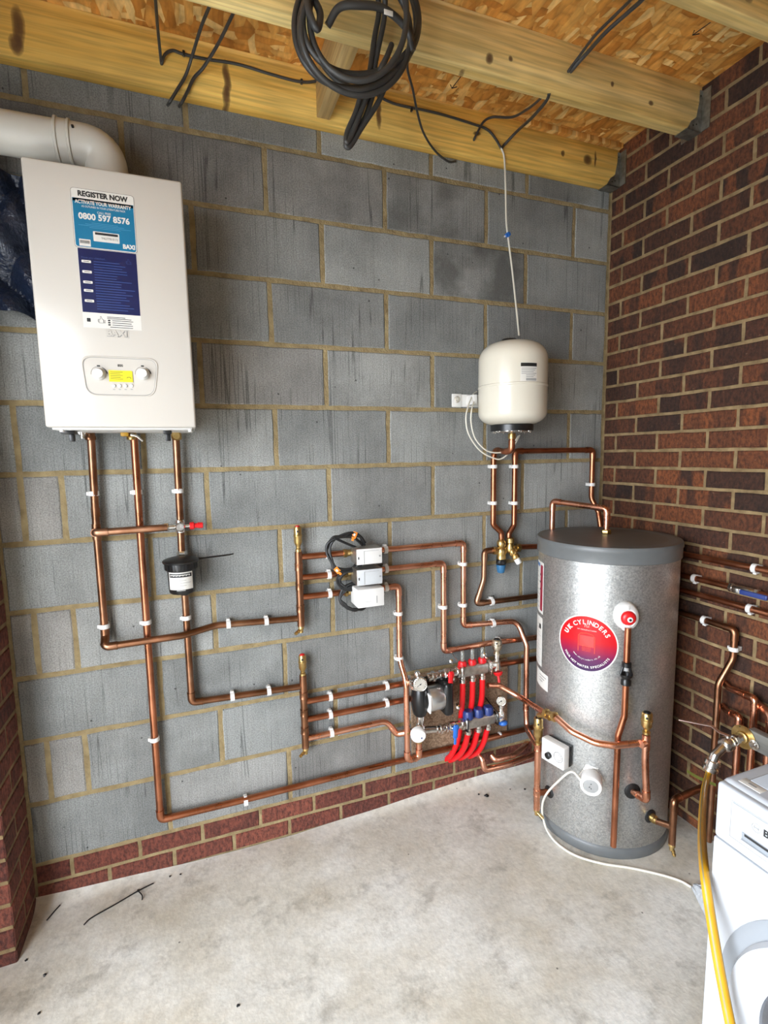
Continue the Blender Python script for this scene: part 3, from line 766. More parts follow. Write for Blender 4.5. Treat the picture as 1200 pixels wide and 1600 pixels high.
for (px, nm) in ((155, 'l'), (223.5, 'r')):
    k0 = FB(px, 584.5); mb = MB()
    mb.lathe([(.0168, .0008), (.0168, .006), (.0150, .009), (.0142, .0095), (.0135, .018), (.0115, .0205), (.004, .0195)], 0, MF @ Matrix.Translation((k0.x, k0.z, 0)), 28)
    mb.build('dial_knob', M_PLASW, pn)
    mb = MB(); arc = [MF @ Vector((k0.x + .0205 * cos(radians(a)), k0.z + .0205 * sin(radians(a)), .0012)) for a in range(5, 75, 7)]
    mb.tube(arc, [.0005 + .0013 * (1 - i / (len(arc) - 1)) for i in range(len(arc))], 0, 5)
    arc = [MF @ Vector((k0.x + .0205 * cos(radians(a)), k0.z + .0205 * sin(radians(a)), .0012)) for a in range(105, 195, 9)]
    mb.tube(arc, .0004, 0, 5)
    mb.poly([(k0.x - .004, k0.z + .0205), (k0.x + .004, k0.z + .0205), (k0.x + .004, k0.z + .0245), (k0.x - .004, k0.z + .0245)], 0, MF, .0012)
    mb.build('dial_scale', M_INK, pn)
k0 = FB(188, 571.5); mb = MB(); mb.text('800', .0095, 0, MF @ Matrix.Translation((k0.x, k0.z, 0)), .0012, bold=.03); mb.build('model_number', M_INK, pn)
a = FB(169.7, 578.5); b = FB(208, 597.5); mb = MB(); mb.poly([(a.x, b.z), (b.x, b.z), (b.x, a.z - .002), (b.x - .003, a.z), (a.x, a.z)], 0, MF, .0030, .0012)
for i in range(5): mb.poly([(a.x + .004, a.z - .004 - .0048 * i), (a.x + .036 - (i % 2) * .006, a.z - .004 - .0048 * i), (a.x + .036 - (i % 2) * .006, a.z - .0052 - .0048 * i), (a.x + .004, a.z - .0052 - .0048 * i)], 1, MF, .0032)
mb.tube([MF @ Vector((b.x - .010 + .006 * cos(radians(t_)), b.z + .008 + .006 * sin(radians(t_)), .0032)) for t_ in range(20, 170, 15)], .0008, 1, 5)
mb.build('yellow_sticker', [M_YSTK, M_INK], pn)
for px in (178, 187, 196, 205.5):
    k0 = FB(px, 603); mb = MB(); mb.lathe([(.0052, .0008), (.0052, .0030), (.0042, .0042), (.001, .0042)], 0, MF @ Matrix.Translation((k0.x, k0.z, 0)), 16); mb.build('push_button', M_PLASW, pn)
    mb = MB(); mb.poly(rrect(k0.x - .0030, k0.z - .0115, k0.x + .0030, k0.z - .0090, .0008), 0, MF, .0012); mb.build('button_symbol', M_GREYINK, pn)
# connections below the casing
def bz(px, py, y): return on(px, py, y=y)
for (px, tag_) in ((112, 'a'), (262, 'b')):
    p = bz(px, 678, -.19); mb = MB(); mb.box((p.x - (.024 if tag_ == 'a' else .012), p.y - .02, BZ0 - .016), (p.x + .012, p.y + .02, BZ0), 0, .003)
    mb.box((p.x - .006, p.y - .008, BZ0 - .038), (p.x + .008, p.y + .008, BZ0 - .012), 0, .002); mb.build('drain_plug', M_BLACK, boiler)
for (px, mt, kind) in ((140, M_COPDULL, 0), (205, M_BRASS, 1), (275, M_BRASS, 2)):
    p = wp(px, 672, .045); mb = MB(); x = p.x
    mb.lathe_at([(.012, 0), (.016, .002), (.017, .012), (.014, .016), (.014, .05)], (x, -.040, BZ0 - .030), (0, 0, 1), 0, 6 if kind == 2 else 16)
    if kind == 2: mb.lathe_at([(.015, 0), (.017, .004), (.012, .010)], (x, -.055, BZ0 - .016), (0, -1, 0), 0, 14)
    v_ = mb.build('isolation_valve', mt, boiler)
    if kind == 0:
        mb = MB(); q_ = wp(128, 674, .09); mb.lathe_at([(.010, 0), (.012, .004), (.012, .02), (.006, .022)], q_ + Vector((.0, .02, 0)), (0, -1, 0), 0, 14); mb.tube([q_, q_ + Vector((0, 0, -.022))], .006, 0, 10); mb.tube([q_ + Vector((0, .01, 0)), Vector((x, -.05, q_.z))], .007, 0, 10); mb.build('filling_valve', M_CHROME, v_)
    if kind == 1:
        mb = MB(); q_ = Vector((x, -.06, BZ0 - .012)); mb.tube([q_, q_ + Vector((.018, -.004, -.006)), q_ + Vector((.034, -.004, -.022))], [.005, .004, .003], 0, 8); mb.build('valve_lever', M_CHROME, v_)
        mb = MB(); mb.box((x - .030, -.075, BZ0 - .018), (x - .006, -.045, BZ0 - .001), 0, .004); mb.build('valve_cap', plain('amber_cap', (.55, .30, .02), .4), v_)
# flue
FR = .057
fe = on(168, 240, y=-.13); c0 = Vector((-2.035, -.125, 2.336)); zf = 2.456
flue = thing('flue_pipe', 'white round flue pipe with elbow and collar on top of the boiler', 'flue', (c0.x, c0.y, c0.z))
mb = MB(); mb.tube(fillet([c0 + Vector((0, 0, -.0)), Vector((c0.x, c0.y, zf)), Vector((-2.15, c0.y, zf))], {1: .085}, 10), FR, 0, 32)
mb.build('elbow', M_FLUE, flue)
mb = MB(); mb.tube([Vector((-2.14, c0.y, zf)), Vector((-2.438, c0.y, zf))], FR * .97, 0, 32); mb.build('straight_pipe', M_FLUE, flue)
mb = MB(); xs_ = [-2.118, -2.120, -2.125, -2.127, -2.150, -2.152, -2.158, -2.160]; mb.tube([Vector((x, c0.y, zf)) for x in xs_], [FR, FR + .005, FR + .005, FR + .002, FR + .002, FR + .006, FR + .006, FR], 0, 32); mb.build('collar', M_FLUE, flue)
mb = MB(); mb.cyl((-2.108, c0.y - FR * .93, zf + .018), (-2.108, c0.y - FR * .93 - .006, zf + .021), .0035, 0, 8); mb.build('test_point_plug', M_INK, flue)
for px in (163, 186):
    p = on(px, 258, y=-.13 - FR); mb = MB(); mb.box((p.x - .004, -.125 - FR - .012, BZ1 + .001), (p.x + .004, -.125 - FR + .01, BZ1 + .03), 0, .003); mb.build('collar_lug', M_FLUE, flue)
mb = MB(); mb.tube([c0 + Vector((0, 0, .001)), c0 + Vector((0, 0, .003)), c0 + Vector((0, 0, .016)), c0 + Vector((0, 0, .018))], [FR + .006, FR + .010, FR + .010, FR + .004], 0, 32); mb.build('base_collar', M_FLUE, flue)

# navy sheeting hung behind the boiler at the left
bm = MB(); nu, nv = 34, 46; vs = []
random.seed(11)
def tz(u, v): return .045 * abs(sin(u * 3 + v * 5 + .8 * sin(v * 4))) + .030 * abs(sin(v * 6 - u * 5 + 1)) + .006 * sin(u * 13 + v * 15) + .015
for j in range(nv + 1):
    for i in range(nu + 1):
        u = i / nu; v = j / nv; zz = 0
        zz = (2.02 - .07 * u + .008 * sin(u * 11)) * (1 - v) + (2.405 - .03 * u) * v
        vs.append((-2.434 + .206 * u, -.012 - tz(u, v), zz))
bm.add(vs, [[j * (nu + 1) + i, j * (nu + 1) + i + 1, (j + 1) * (nu + 1) + i + 1, (j + 1) * (nu + 1) + i] for j in range(nv) for i in range(nu)], 0, smooth=False)
o = bm.build('plastic_sheet', mat_tarp()); md = o.modifiers.new('thick', 'SOLIDIFY'); md.thickness = .002
tag(o, 'crumpled navy plastic sheeting stuffed beside the boiler, under the flue', 'sheeting')

# ================================================================== boiler pipework
Y1, Y2 = .030, .058
xA, xB, xC = -2.158, -2.028, -1.899
zL = wp(163, 1010, .05).z; zH = wp(469, 966).z
P1 = [(xA + .008, -.04, BZ0 - .02), (xA, -Y1, 1.30), (xA, -Y1, zL + .03), (xA + .0, -Y2, zL), (wp(285, 993, Y2).x, -Y2, wp(285, 993, Y2).z), (wp(338, 977).x, -Y1, wp(338, 977).z), (-1.489, -Y1, zH)]
pipe('copper_pipe', 'tarnished copper pipe from the left of the boiler, turning right to the upper header', 'pipe', P1, R22, M_COPDULL, 'boiler pipes', elbows=(2, 3), bends={1: .1, 2: .018, 3: .020, 4: .09, 5: .09},
     rings=(((xA + .002, -Y1, 1.37), (0, 0, 1)),))
zF = wp(250, 1281).z
pEnd = wp(845, 1143)
P2 = [(xB + .004, -.04, BZ0 - .02), (xB, -Y1, 1.2), (xB - .002, -Y1, zF), (wp(380, 1250).x, -Y1, wp(380, 1250).z), (-.27, -Y1, .235)]
pipe('copper_pipe', 'reddish copper pipe from the middle of the boiler, then along the foot of the wall', 'pipe', P2, R22, M_COPDARK, 'boiler pipes', elbows=(2,), bends={1: .2, 3: .2})
zT = wp(278, 862, .03).z
P3 = [(xC + .004, -.04, BZ0 - .02), (xC, -Y1, 1.3), (xC - .002, -.036, zT - .03)]
pipe('copper_pipe', 'short copper pipe from the right end of the boiler down to the black filter', 'pipe', P3, R22, M_COPDULL, 'boiler pipes', bends={1: .1})
zG = wp(297, 1098).z
P3b = [(xC, -Y1, 1.10), (xC, -Y1, zG), (-1.489, -Y1, wp(474, 1072).z)]
pipe('copper_pipe', 'tarnished copper pipe from below the black filter, turning right to the lower header', 'pipe', P3b, R22, M_COPDULL, 'boiler pipes', elbows=(1,))
zB = wp(150, 832, .05).z
P4 = [(xA, -Y1, zB), (xA, -Y2, zB), (wp(262, 829, Y2).x, -Y2, zB + .003)]
pipe('bypass_pipe', 'tarnished horizontal copper pipe crossing in front of the middle boiler pipe', 'pipe', P4, R22, M_COPDULL, 'boiler pipes', elbows=(1,), tees=(((xA, -Y1, zB), (0, 0, 1), (0, -1, 0)),))
# by-pass valve with red knob
bv = thing('bypass_valve', 'nickel bypass valve with a red knob, above the black filter', 'valve', (xC, -Y2, zB))
mb = MB(); c = Vector((xC, -Y2 + .008, zB + .003))
mb.cyl(c + Vector((0, 0, -.022)), c + Vector((0, 0, .024)), .0155, 0, 16, bev=.003); mb.lathe_at([(.015, 0), (.0165, .003), (.0165, .013), (.012, .018)], c + Vector((0, -.006, 0)), (0, -1, 0), 0, 20)
mb.cyl(c, c + Vector((-.045, 0, 0)), .010, 0, 14); mb.build('valve_body', M_CHROME, bv)
mb = MB(); mb.lathe_at([(.013, 0), (.0165, .002), (.0165, .014), (.013, .016)], c + Vector((-.036, 0, 0)), (-1, 0, 0), 0, 6); mb.build('compression_nut', M_CHROME, bv)
mb = MB(); mb.cyl(c + Vector((.012, 0, 0)), c + Vector((.032, 0, 0)), .0075, 0, 12); mb.build('valve_neck', M_CHROME, bv)
mb = MB(); mb.lathe_at([(.009, 0), (.013, .002), (.013, .014), (.009, .017), (.0085, .026), (.0105, .028), (.0105, .043), (.008, .045)], c + Vector((.030, 0, 0)), (1, 0, 0), 0, 14); mb.build('red_knob', M_RED, bv)
# magnetic filter
f0 = wp(284, 900, .075); fx = f0.x; fy = -.075
zt = zat(fx, fy, 878); zb_ = zat(fx, fy, 925)
fl = thing('magnetic_filter', 'black cylindrical boiler filter with a white label and side lever', 'filter', (fx, fy, zb_))
hgt = zt - zb_
mb = MB(); mb.lathe([(.038, 0), (.043, .006), (.045, hgt * .55), (.046, hgt * .98)], 0, Matrix.Translation((fx, fy, zb_)), 36); mb.build('canister', M_BLACK, fl)
mb = MB(); mb.lathe([(.049, 0), (.052, .004), (.052, .024), (.058, .026), (.060, .031), (.058, .034), (.050, .038), (.030, .043), (.016, .045)], 0, Matrix.Translation((fx, fy, zb_ + hgt * .76)), 40)
for i in range(30):
    a = 2 * pi * i / 30; mb.box((-.0015, .0515, .003), (.0015, .0535, .023), 0, M=Matrix.Translation((fx, fy, zb_ + hgt * .76)) @ Matrix.Rotation(a, 4, 'Z'))
mb.build('filter_cap', M_BLACK, fl)
a = wp(310, 869, .08); mb = MB(); ht = zb_ + hgt * .76 + .030
mb.tube([Vector((fx + .045, fy + .005, ht)), Vector((fx + .075, fy + .008, ht + .001)), Vector((fx + .160, fy + .02, ht + .003)), Vector((fx + .176, fy + .022, ht + .005))], [.010, .0058, .0048, .004], 0, 8, flat=.6); mb.build('filter_lever', M_BLACK, fl)
zl0 = zb_ + hgt * .18; zl1 = zb_ + hgt * .74; thc = atan2(CAM.y - fy, CAM.x - fx) - .1
def bendf(cx, cy, r, th): return lambda p: Vector((cx + (r + p.z) * cos(th + p.x / r), cy + (r + p.z) * sin(th + p.x / r), p.y))
def grid(mb, u0, u1, v0, v1, mat, off, fn, n=14):
    vs = []; 
    for i in range(n + 1):
        u = u0 + (u1 - u0) * i / n; vs += [(u, v0, off), (u, v1, off)]
    mb.add(vs, [[2 * i, 2 * i + 2, 2 * i + 3, 2 * i + 1] for i in range(n)], mat, None, fn)
bf = bendf(fx, fy, .046, thc); mb = MB()
grid(mb, -.042, .042, zl0, zl1, 0, .0006, bf); grid(mb, -.038, .038, zl1 - .017, zl1 - .004, 1, .0011, bf)
for i in range(13):
    u = -.034 + .0051 * i; grid(mb, u, u + .0034, zl1 - .0125 + .0015 * (i % 2), zl1 - .0075, 0, .0015, bf, 1)
for i, (u, wd) in enumerate(((-.012, .030), (-.002, .036), (-.002, .020))): grid(mb, u, u + wd, zl1 - .028 - .009 * i, zl1 - .0265 - .009 * i, 2, .0011, bf, 4)
grid(mb, -.014, .014, zl0 - .004, zl0 - .001, 2, .0011, bf, 4)
mb.build('white_label', [M_LBL, M_INK, M_GREYINK], fl)
for sg, zz in ((1, zb_ + hgt * .76 + .040), (-1, zb_ - .001)):
    mb = MB(); mb.lathe_at([(.0155, 0), (.0175, .002), (.0175, .014), (.014, .018)], (xC, -.042, zz), (0, 0, sg), 0, 6); mb.build('union_nut', M_CHROME if sg > 0 else M_BLACK, fl)

# headers with their vents and drains
xh = -1.4895; yh = -.034
zA1 = zat(xh, yh, 862); zA0 = zat(xh, yh, 978)
pipe('copper_header', 'upright tarnished copper header of the upper group, feeding the three zone valves', 'pipe', [(xh, yh, zA0), (xh, yh, zA1)], .0145, M_COPDULL, 'copper headers',
     rings=[((xh, yh, wp(469, y).z), (0, 0, 1)) for y in (885, 915, 950)])
vent('brass air vent on top of the upper copper header', (xh, yh, zA1), (wp(467, 817).z - zA1) * .94)
drain('small brass drain cock at the foot of the upper copper header', (xh, yh, zA0 + .002), (-.8, -.5, -.35))
zB1 = zat(xh, yh, 1055); zB0 = zat(xh, yh, 1168)
pipe('copper_header', 'upright tarnished copper header of the lower group, left of the manifold board', 'pipe', [(xh, yh, zB0), (xh, yh, zB1)], .0145, M_COPDULL, 'copper headers',
     rings=[((xh, yh, wp(475, y).z), (0, 0, 1)) for y in (1085, 1112, 1140)])
vent('brass air vent on top of the lower copper header', (xh, yh, zB1), (wp(473, 1018).z - zB1) * .94)
drain('small brass drain cock at the foot of the lower copper header', (xh, yh, zB0 + .002), (-.8, -.5, -.35))

# ================================================================== upper group: three branches through zone valves
def W3(px, py, y=Y1): return wp(px, py, y)
zlev = [(868, 862, 849), (901, 893, 884), (931, 923, 917)]
rowname = ['top', 'middle', 'bottom']
zz = [ (W3(475, 868).z + W3(720, 850).z) / 2, (W3(475, 900).z + W3(690, 882).z) / 2, (W3(475, 931).z + W3(615, 918).z) / 2]
xv0 = W3(545, 862).x; xv1 = W3(585, 860).x
xe1 = W3(724, 900).x; xe2 = W3(693, 940).x; xe3 = W3(623, 940).x
for i in range(3):
    pipe('copper_pipe', '%s short copper branch between the upper header and the zone valves' % rowname[i], 'pipe', [(xh + .008, -Y1, zz[i]), (xv0 + .012, -Y1, zz[i])], R22, M_COPDARK, 'zone valve branches')
zc1 = W3(726, 977).z; zc2 = W3(697, 1017).z
A1 = [(xv1 - .012, -Y1, zz[0]), (xe1, -Y1, zz[0]), (xe1, -Y1, zc1), (W3(808, 970).x, -Y1, W3(808, 970).z)]
# this run leaves the wall, drops and reaches the upright beside the cylinder
q1 = on(823, 1008, y=-.085); q2 = on(822, 1105, y=-.085); q3 = on(820, 1140, y=-.10)
LP = cp(840, 1190, .050); LPX, LPY = LP.x, LP.y; zj = zat(LPX, LPY, 1168)
A1 += [Vector((q1.x, -.085, q1.z)), Vector((q1.x, -.087, q2.z)), Vector((q1.x, -.095, q3.z)), Vector((LPX, LPY, zj))]
pipe('copper_pipe', 'bright copper pipe from the top zone valve, stepping down and out to the cylinder upright', 'pipe', A1, R22, M_COPPER, 'zone valve pipes', elbows=(1, 2), bends={3: .05, 4: .05, 6: .05}, rings=(((q1.x, -.087, q2.z), (0, 0, 1)),))
A2 = [(xv1 - .012, -Y1, zz[1]), (xe2, -Y1, zz[1]), (xe2, -Y1, zc2), (W3(760, 1004).x, -Y1, W3(757, 1006).z), (-.27, -Y1, W3(835, 998).z)]
pipe('copper_pipe', 'bright copper pipe from the middle zone valve, down and right behind the cylinder', 'pipe', A2, R22, M_COPPER, 'zone valve pipes', elbows=(1, 2), bends={3: .2})
zU = wp(650, 1182, .075).z; xU2 = wp(655, 1160, .09).x
ya = .030; yb = .085
b1 = W3(625, 1030); b2 = wp(637, 1065, yb); b3 = wp(634, 1175, yb)
A3 = [(xv1 - .012, -Y1, zz[2]), (xe3, -Y1, zz[2]), (xe3, -Y1, b1.z), (b2.x - .006, -yb, b2.z), (b2.x - .006, -yb, zU), (xU2, -yb, zU), (xU2, -yb, wp(656, 1158, yb).z)]
pipe('copper_pipe', 'bright copper pipe from the bottom zone valve to a U bend under the mixing valve', 'pipe', A3, R22, M_COPPER, 'zone valve pipes', elbows=(1, 4, 5), bends={2: .10, 3: .10, 4: .022, 5: .022})
# zone valves
cab_pts = []
for i in range(3):
    nm = ['topmost grey metal zone valve head of the three, with a cable loop above it', 'middle grey metal zone valve head of the three', 'lowest white zone valve head of the three, larger face']
    X0, X1 = (xv0 + .006, xv1 - .004); z0 = zz[i]
    t = thing('zone_valve', nm[i], 'zone valve', ((X0 + X1) / 2, -Y1, z0 - .03), 'zone valves')
    mb = MB(); mb.cyl((X0 - .022, -Y1, z0), (X1 + .012, -Y1, z0), .013, 0, 14, bev=.002)
    for x, d in ((X0 - .030, 1), (X1 + .016, -1)):
        mb.lathe_at([(.014, 0), (.0175, .002), (.0175, .014), (.0145, .016)], (x, -Y1, z0), (d, 0, 0), 0, 6)
    mb.build('valve_body', M_BRASS, t)
    yf = -.125 if i < 2 else -.140; zo = .004; hh = .036 if i < 2 else .042
    xl, xr = X0 - .004 - (.004 if i == 2 else 0), X1 + .002
    mb = MB(); mb.box((xl, yf, z0 - hh + zo), (xr, -.048, z0 + hh * .72 + zo), 0, .002 if i < 2 else .004)
    mb.build('actuator_housing', M_STEEL if i < 2 else M_PLASW, t)
    mb = MB(); mb.box((xl + .001, yf - .002, z0 - hh + zo + .001), (xr - .001, yf + .006, z0 + hh * .72 + zo - .001), 0, .0012)
    ff = -.0008 + yf - .002
    if i < 2:
        mb.box((xl + (xr - xl) * .28, ff, z0 - hh * .8), (xl + (xr - xl) * .30, ff + .001, z0 + hh * .6), 1)
        mb.box((xl + (xr - xl) * .30, ff, z0 + hh * .55), (xl + (xr - xl) * .86, ff + .001, z0 + hh * .58), 1)
        mb.box((xl + (xr - xl) * .055, ff, z0 - .010), (xl + (xr - xl) * .095, ff + .001, z0 + .000), 2)
        mb.cyl((xl + (xr - xl) * .90, ff - .0015, z0 - .002), (xl + (xr - xl) * .90, ff + .001, z0 - .002), .0036, 1, 10)
    else:
        mb.box((xl + (xr - xl) * .70, ff, z0 - .024), (xl + (xr - xl) * .73, ff + .001, z0 + .004), 1)
        mb.box((xl + (xr - xl) * .20, ff, z0 - .016), (xl + (xr - xl) * .50, ff + .001, z0 - .0155), 1)
    mb.build('front_cover', [M_PLASW if i != 1 else plain('dull_white_cover', (.52, .54, .55), .4), M_GREYINK, M_INK], t)
    if i == 2:
        mb = MB(); mb.cyl((xr, yf + .03, z0 - .002), (xr + .010, yf + .03, z0 - .002), .006, 0, 10); mb.build('manual_lever', M_PLASW, t)
def coil(label, cx, cz, rx, rz, y, turns, r, mat, name='cable_coil', cat='cable', a0=0, seedv=1, tail=None, jitter=.006, dy=.006):
    random.seed(seedv); pts = []
    for k in range(int(turns * 14) + 1):
        a = a0 + 2 * pi * k / 14; jr = 1 + jit(jitter / rx)
        pts.append(Vector((cx + rx * jr * cos(a), y - dy * sin(a * 1.7 + k * .1) - dy * k / 14 * .3, cz + rz * jr * sin(a))))
    if tail: pts += [Vector(p) for p in tail]
    mb = MB(); mb.tube(catmull(pts, 5), r, 0, 8); o = mb.build(name, mat); tag(o, label, cat); return o
c1 = W3(540, 862, .05); c2 = W3(545, 900, .06); c3 = W3(560, 925, .05)
coil('black cable coiled round the pipe left of the topmost zone valve', c1.x, c1.z, .074, .070, -.060, 3.3, .0052, M_RUBBER, a0=.4, seedv=2, jitter=.010, tail=[(xv0 + .03, -.07, zz[0] + .02)])['group'] = 'zone valve cables'
coil('black cable coiled behind the middle zone valve', W3(556, 900, .06).x, W3(556, 905, .06).z, .070, .040, -.058, 3.3, .0052, M_RUBBER, a0=2, seedv=4, jitter=.008)['group'] = 'zone valve cables'
coil('black cable coiled round the lowest zone valve', W3(557, 932, .06).x, W3(557, 932, .06).z, .062, .052, -.056, 3.3, .0052, M_RUBBER, a0=1, seedv=5, jitter=.006)['group'] = 'zone valve cables'
for (px, py, rz_, lb) in ((554, 836, .4, 'orange tape tag on top of the looped cable above the zone valves'), (527, 891, -.7, 'orange tag on the cable left of the middle zone valve')):
    p = W3(px, py, .072); mb = MB(); M = Matrix.Translation(p) @ Matrix.Rotation(rz_, 4, 'Y')
    mb.box((-.009, -.002, -.013), (.009, .002, .013), 0, .0015, M); mb.box((-.005, -.002, -.024), (.004, .002, -.012), 0, .001, M); mb.box((-.006, -.0026, -.004), (.002, -.002, .006), 1, 0, M)
    tag(mb.build('cable_tag', [M_ORANGE, M_PLASW]), lb, 'tag')

# lower group branches
zl = [(W3(480, 1098), W3(605, 1070)), (W3(480, 1124), W3(605, 1099)), (W3(482, 1154), W3(600, 1127))]
zb = [(a.z + b.z) / 2 for a, b in zl]
pipe('copper_pipe', 'top copper branch of the lower header, running behind the manifold to the right', 'pipe', [(xh + .008, -Y1, zb[0]), (W3(690, 1050).x, -Y1, zb[0] - .003), (W3(777, 1041).x, -Y1, W3(777, 1039).z), (-.27, -Y1, W3(835, 1030).z)], R22, M_COPDARK, 'lower branches', bends={1: .3, 2: .3})
pipe('copper_pipe', 'middle copper branch of the lower header, ending behind the pump', 'pipe', [(xh + .008, -Y1, zb[1]), (W3(690, 1082).x, -Y1, zb[1])], R22, M_COPDARK, 'lower branches')
b4 = W3(604, 1128); b5 = wp(620, 1147, .045); b6 = wp(650, 1142, .085)
pipe('copper_pipe', 'bottom copper branch of the lower header, stepping down into the mixing valve', 'pipe', [(xh + .008, -Y1, zb[2]), (b4.x, -Y1, zb[2] + .002), (b5.x, -.045, b5.z), (b6.x, -.085, b6.z)], R22, M_COPPER, 'lower branches', elbows=(2,), bends={1: .05, 2: .018})

# clips: pixel, axis, wall offset, label
CL = [
 (147, 771, 'v', 'white clip on the left boiler pipe, just below the boiler'), (212, 769, 'v', 'white clip on the middle boiler pipe, just below the boiler'),
 (279, 767, 'v', 'white clip on the right boiler pipe, above the red-knobbed valve'), (165, 978, 'v', 'white clip near the bottom of the left boiler pipe'),
 (228, 972, 'v', 'white clip on the middle boiler pipe, level with the lower crossing pipe'), (289, 965, 'v', 'white clip on the pipe just below the black filter'),
 (243, 1154, 'v', 'white clip low on the long middle boiler pipe'),
 (357, 978, 'h', 'left clip on the pipe entering the upper header'), (416, 970, 'h', 'right clip on the pipe entering the upper header'),
 (363, 1087, 'h', 'left clip on the pipe entering the lower header'), (420, 1077, 'h', 'right clip on the pipe entering the lower header'),
 (384, 1252, 'h', 'white clip on the long pipe along the foot of the wall'),
 (512, 865, 'h', 'clip on the top branch, left of the zone valves'), (514, 897, 'h', 'clip on the middle branch, left of the zone valves'), (515, 928, 'h', 'clip on the bottom branch, left of the zone valves'),
 (602, 857, 'h', 'clip on the top pipe, right of the zone valves'), (603, 888, 'h', 'clip on the middle pipe, right of the zone valves'), (603, 919, 'h', 'clip on the bottom pipe, right of the zone valves'),
 (723, 881, 'v', 'upper clip on the drop of the top zone valve pipe'), (723, 945, 'v', 'lower clip on the drop of the top zone valve pipe'),
 (694, 948, 'v', 'clip on the drop of the middle zone valve pipe'), (624, 958, 'v', 'upper clip on the drop of the bottom zone valve pipe'), (625, 1028, 'v', 'lower clip on the drop of the bottom zone valve pipe'),
 (516, 1087, 'h', 'left clip on the top lower branch'), (516, 1115, 'h', 'left clip on the middle lower branch'), (518, 1144, 'h', 'clip on the bottom lower branch'),
 (604, 1071, 'h', 'right clip on the top lower branch, beside the manifold'), (604, 1098, 'h', 'right clip on the middle lower branch, beside the manifold'),
 (770, 975, 'h', 'clip on the horizontal run above the manifold air vent'), (779, 1003, 'h', 'clip just right of the manifold air vent cap'), (777, 1041, 'h', 'clip behind the right end of the upper manifold rail'),
 (771, 729, 'v', 'upper clip on the left pipe under the expansion vessel'), (803, 729, 'v', 'upper clip on the right pipe under the expansion vessel'),
 (770, 786, 'v', 'lower clip on the left pipe under the expansion vessel'), (803, 786, 'v', 'lower clip on the right pipe under the expansion vessel'),
 (924, 757, 'v', 'clip on the pipe dropping behind the cylinder, near the corner'), (768, 939, 'h', 'clip on the tarnished pipe under the inlet valve group')]
# snap each clip to its pipe
def vx(px, py): return wp(px, py).x
xv_l = W3(771, 757).x; xv_r = W3(804, 757).x; xdrop = W3(925, 740).x
zin = W3(768, 940).z
SNAP = {147: ('x', xA + .001), 165: ('x', xA), 212: ('x', xB), 228: ('x', xB - .001), 243: ('x', xB - .002), 279: ('x', xC + .001), 289: ('x', xC),
        512: ('z', zz[0]), 514: ('z', zz[1]), 515: ('z', zz[2]), 602: ('z', zz[0]), 723: ('x', xe1), 694: ('x', xe2), 624: ('x', xe3), 625: ('x', xe3),
        516: ('z', zb[0]), 518: ('z', zb[2]), 770: ('z', W3(770, 974).z), 771: ('x', xv_l), 803: ('x', xv_r), 924: ('x', xdrop), 768: ('z', zin)}
for (px, py, ax, lb) in CL:
    P = wp(px, py); s_ = SNAP.get(px)
    if px == 770 and py == 786: s_ = ('x', xv_l)
    if px == 516 and py > 1100: s_ = ('z', zb[1])
    if px == 603: s_ = ('z', zz[1] if py < 900 else zz[2])
    if px == 604: s_ = ('z', zb[0] if py < 1085 else zb[1])
    if s_ and s_[0] == 'x': P.x = s_[1]
    if s_ and s_[0] == 'z': P.z = s_[1]
    if px in (357, 416): t_ = (px - 338) / (469 - 338); P.z = P1[5][2] * (1 - t_) + zH * t_
    if px in (363, 420): t_ = (P.x - xC) / (-1.489 - xC); P.z = P3b[1][2] * (1 - t_) + P3b[2][2] * t_
    clip(P, ax, lb)

# ================================================================== underfloor heating manifold
a = wp(645, 1190, .018); b = wp(792, 1151, .018); c = wp(791, 1036, .018)
mb = MB(); mb.box((a.x, -.018, (a.z + b.z) / 2), (b.x, -.0005, c.z + .02), 0, .001)
tag(mb.build('chipboard_panel', M_CHIP), 'brown chipboard backing panel behind the underfloor heating manifold', 'board')
YM = -.098
r0 = wp(718, 1052, -YM); r1 = wp(760, 1038, -YM); zr = (r0.z + r1.z) / 2
s0 = wp(724, 1134, -YM); s1 = wp(771, 1116, -YM); zs = (s0.z + s1.z) / 2
xl0, xl1 = r0.x - .004, r1.x + .002; xm0, xm1 = s0.x, s1.x
man = thing('heating_manifold', 'underfloor heating manifold with two steel rails and red and blue caps on the chipboard', 'manifold', ((xl0 + xl1) / 2, -.02, zs - .05))
outs_u = [wp(x, 1050, -YM).x for x in (722, 737.5, 753)]; outs_l = [wp(x, 1125, -YM).x for x in (731, 747, 762)]
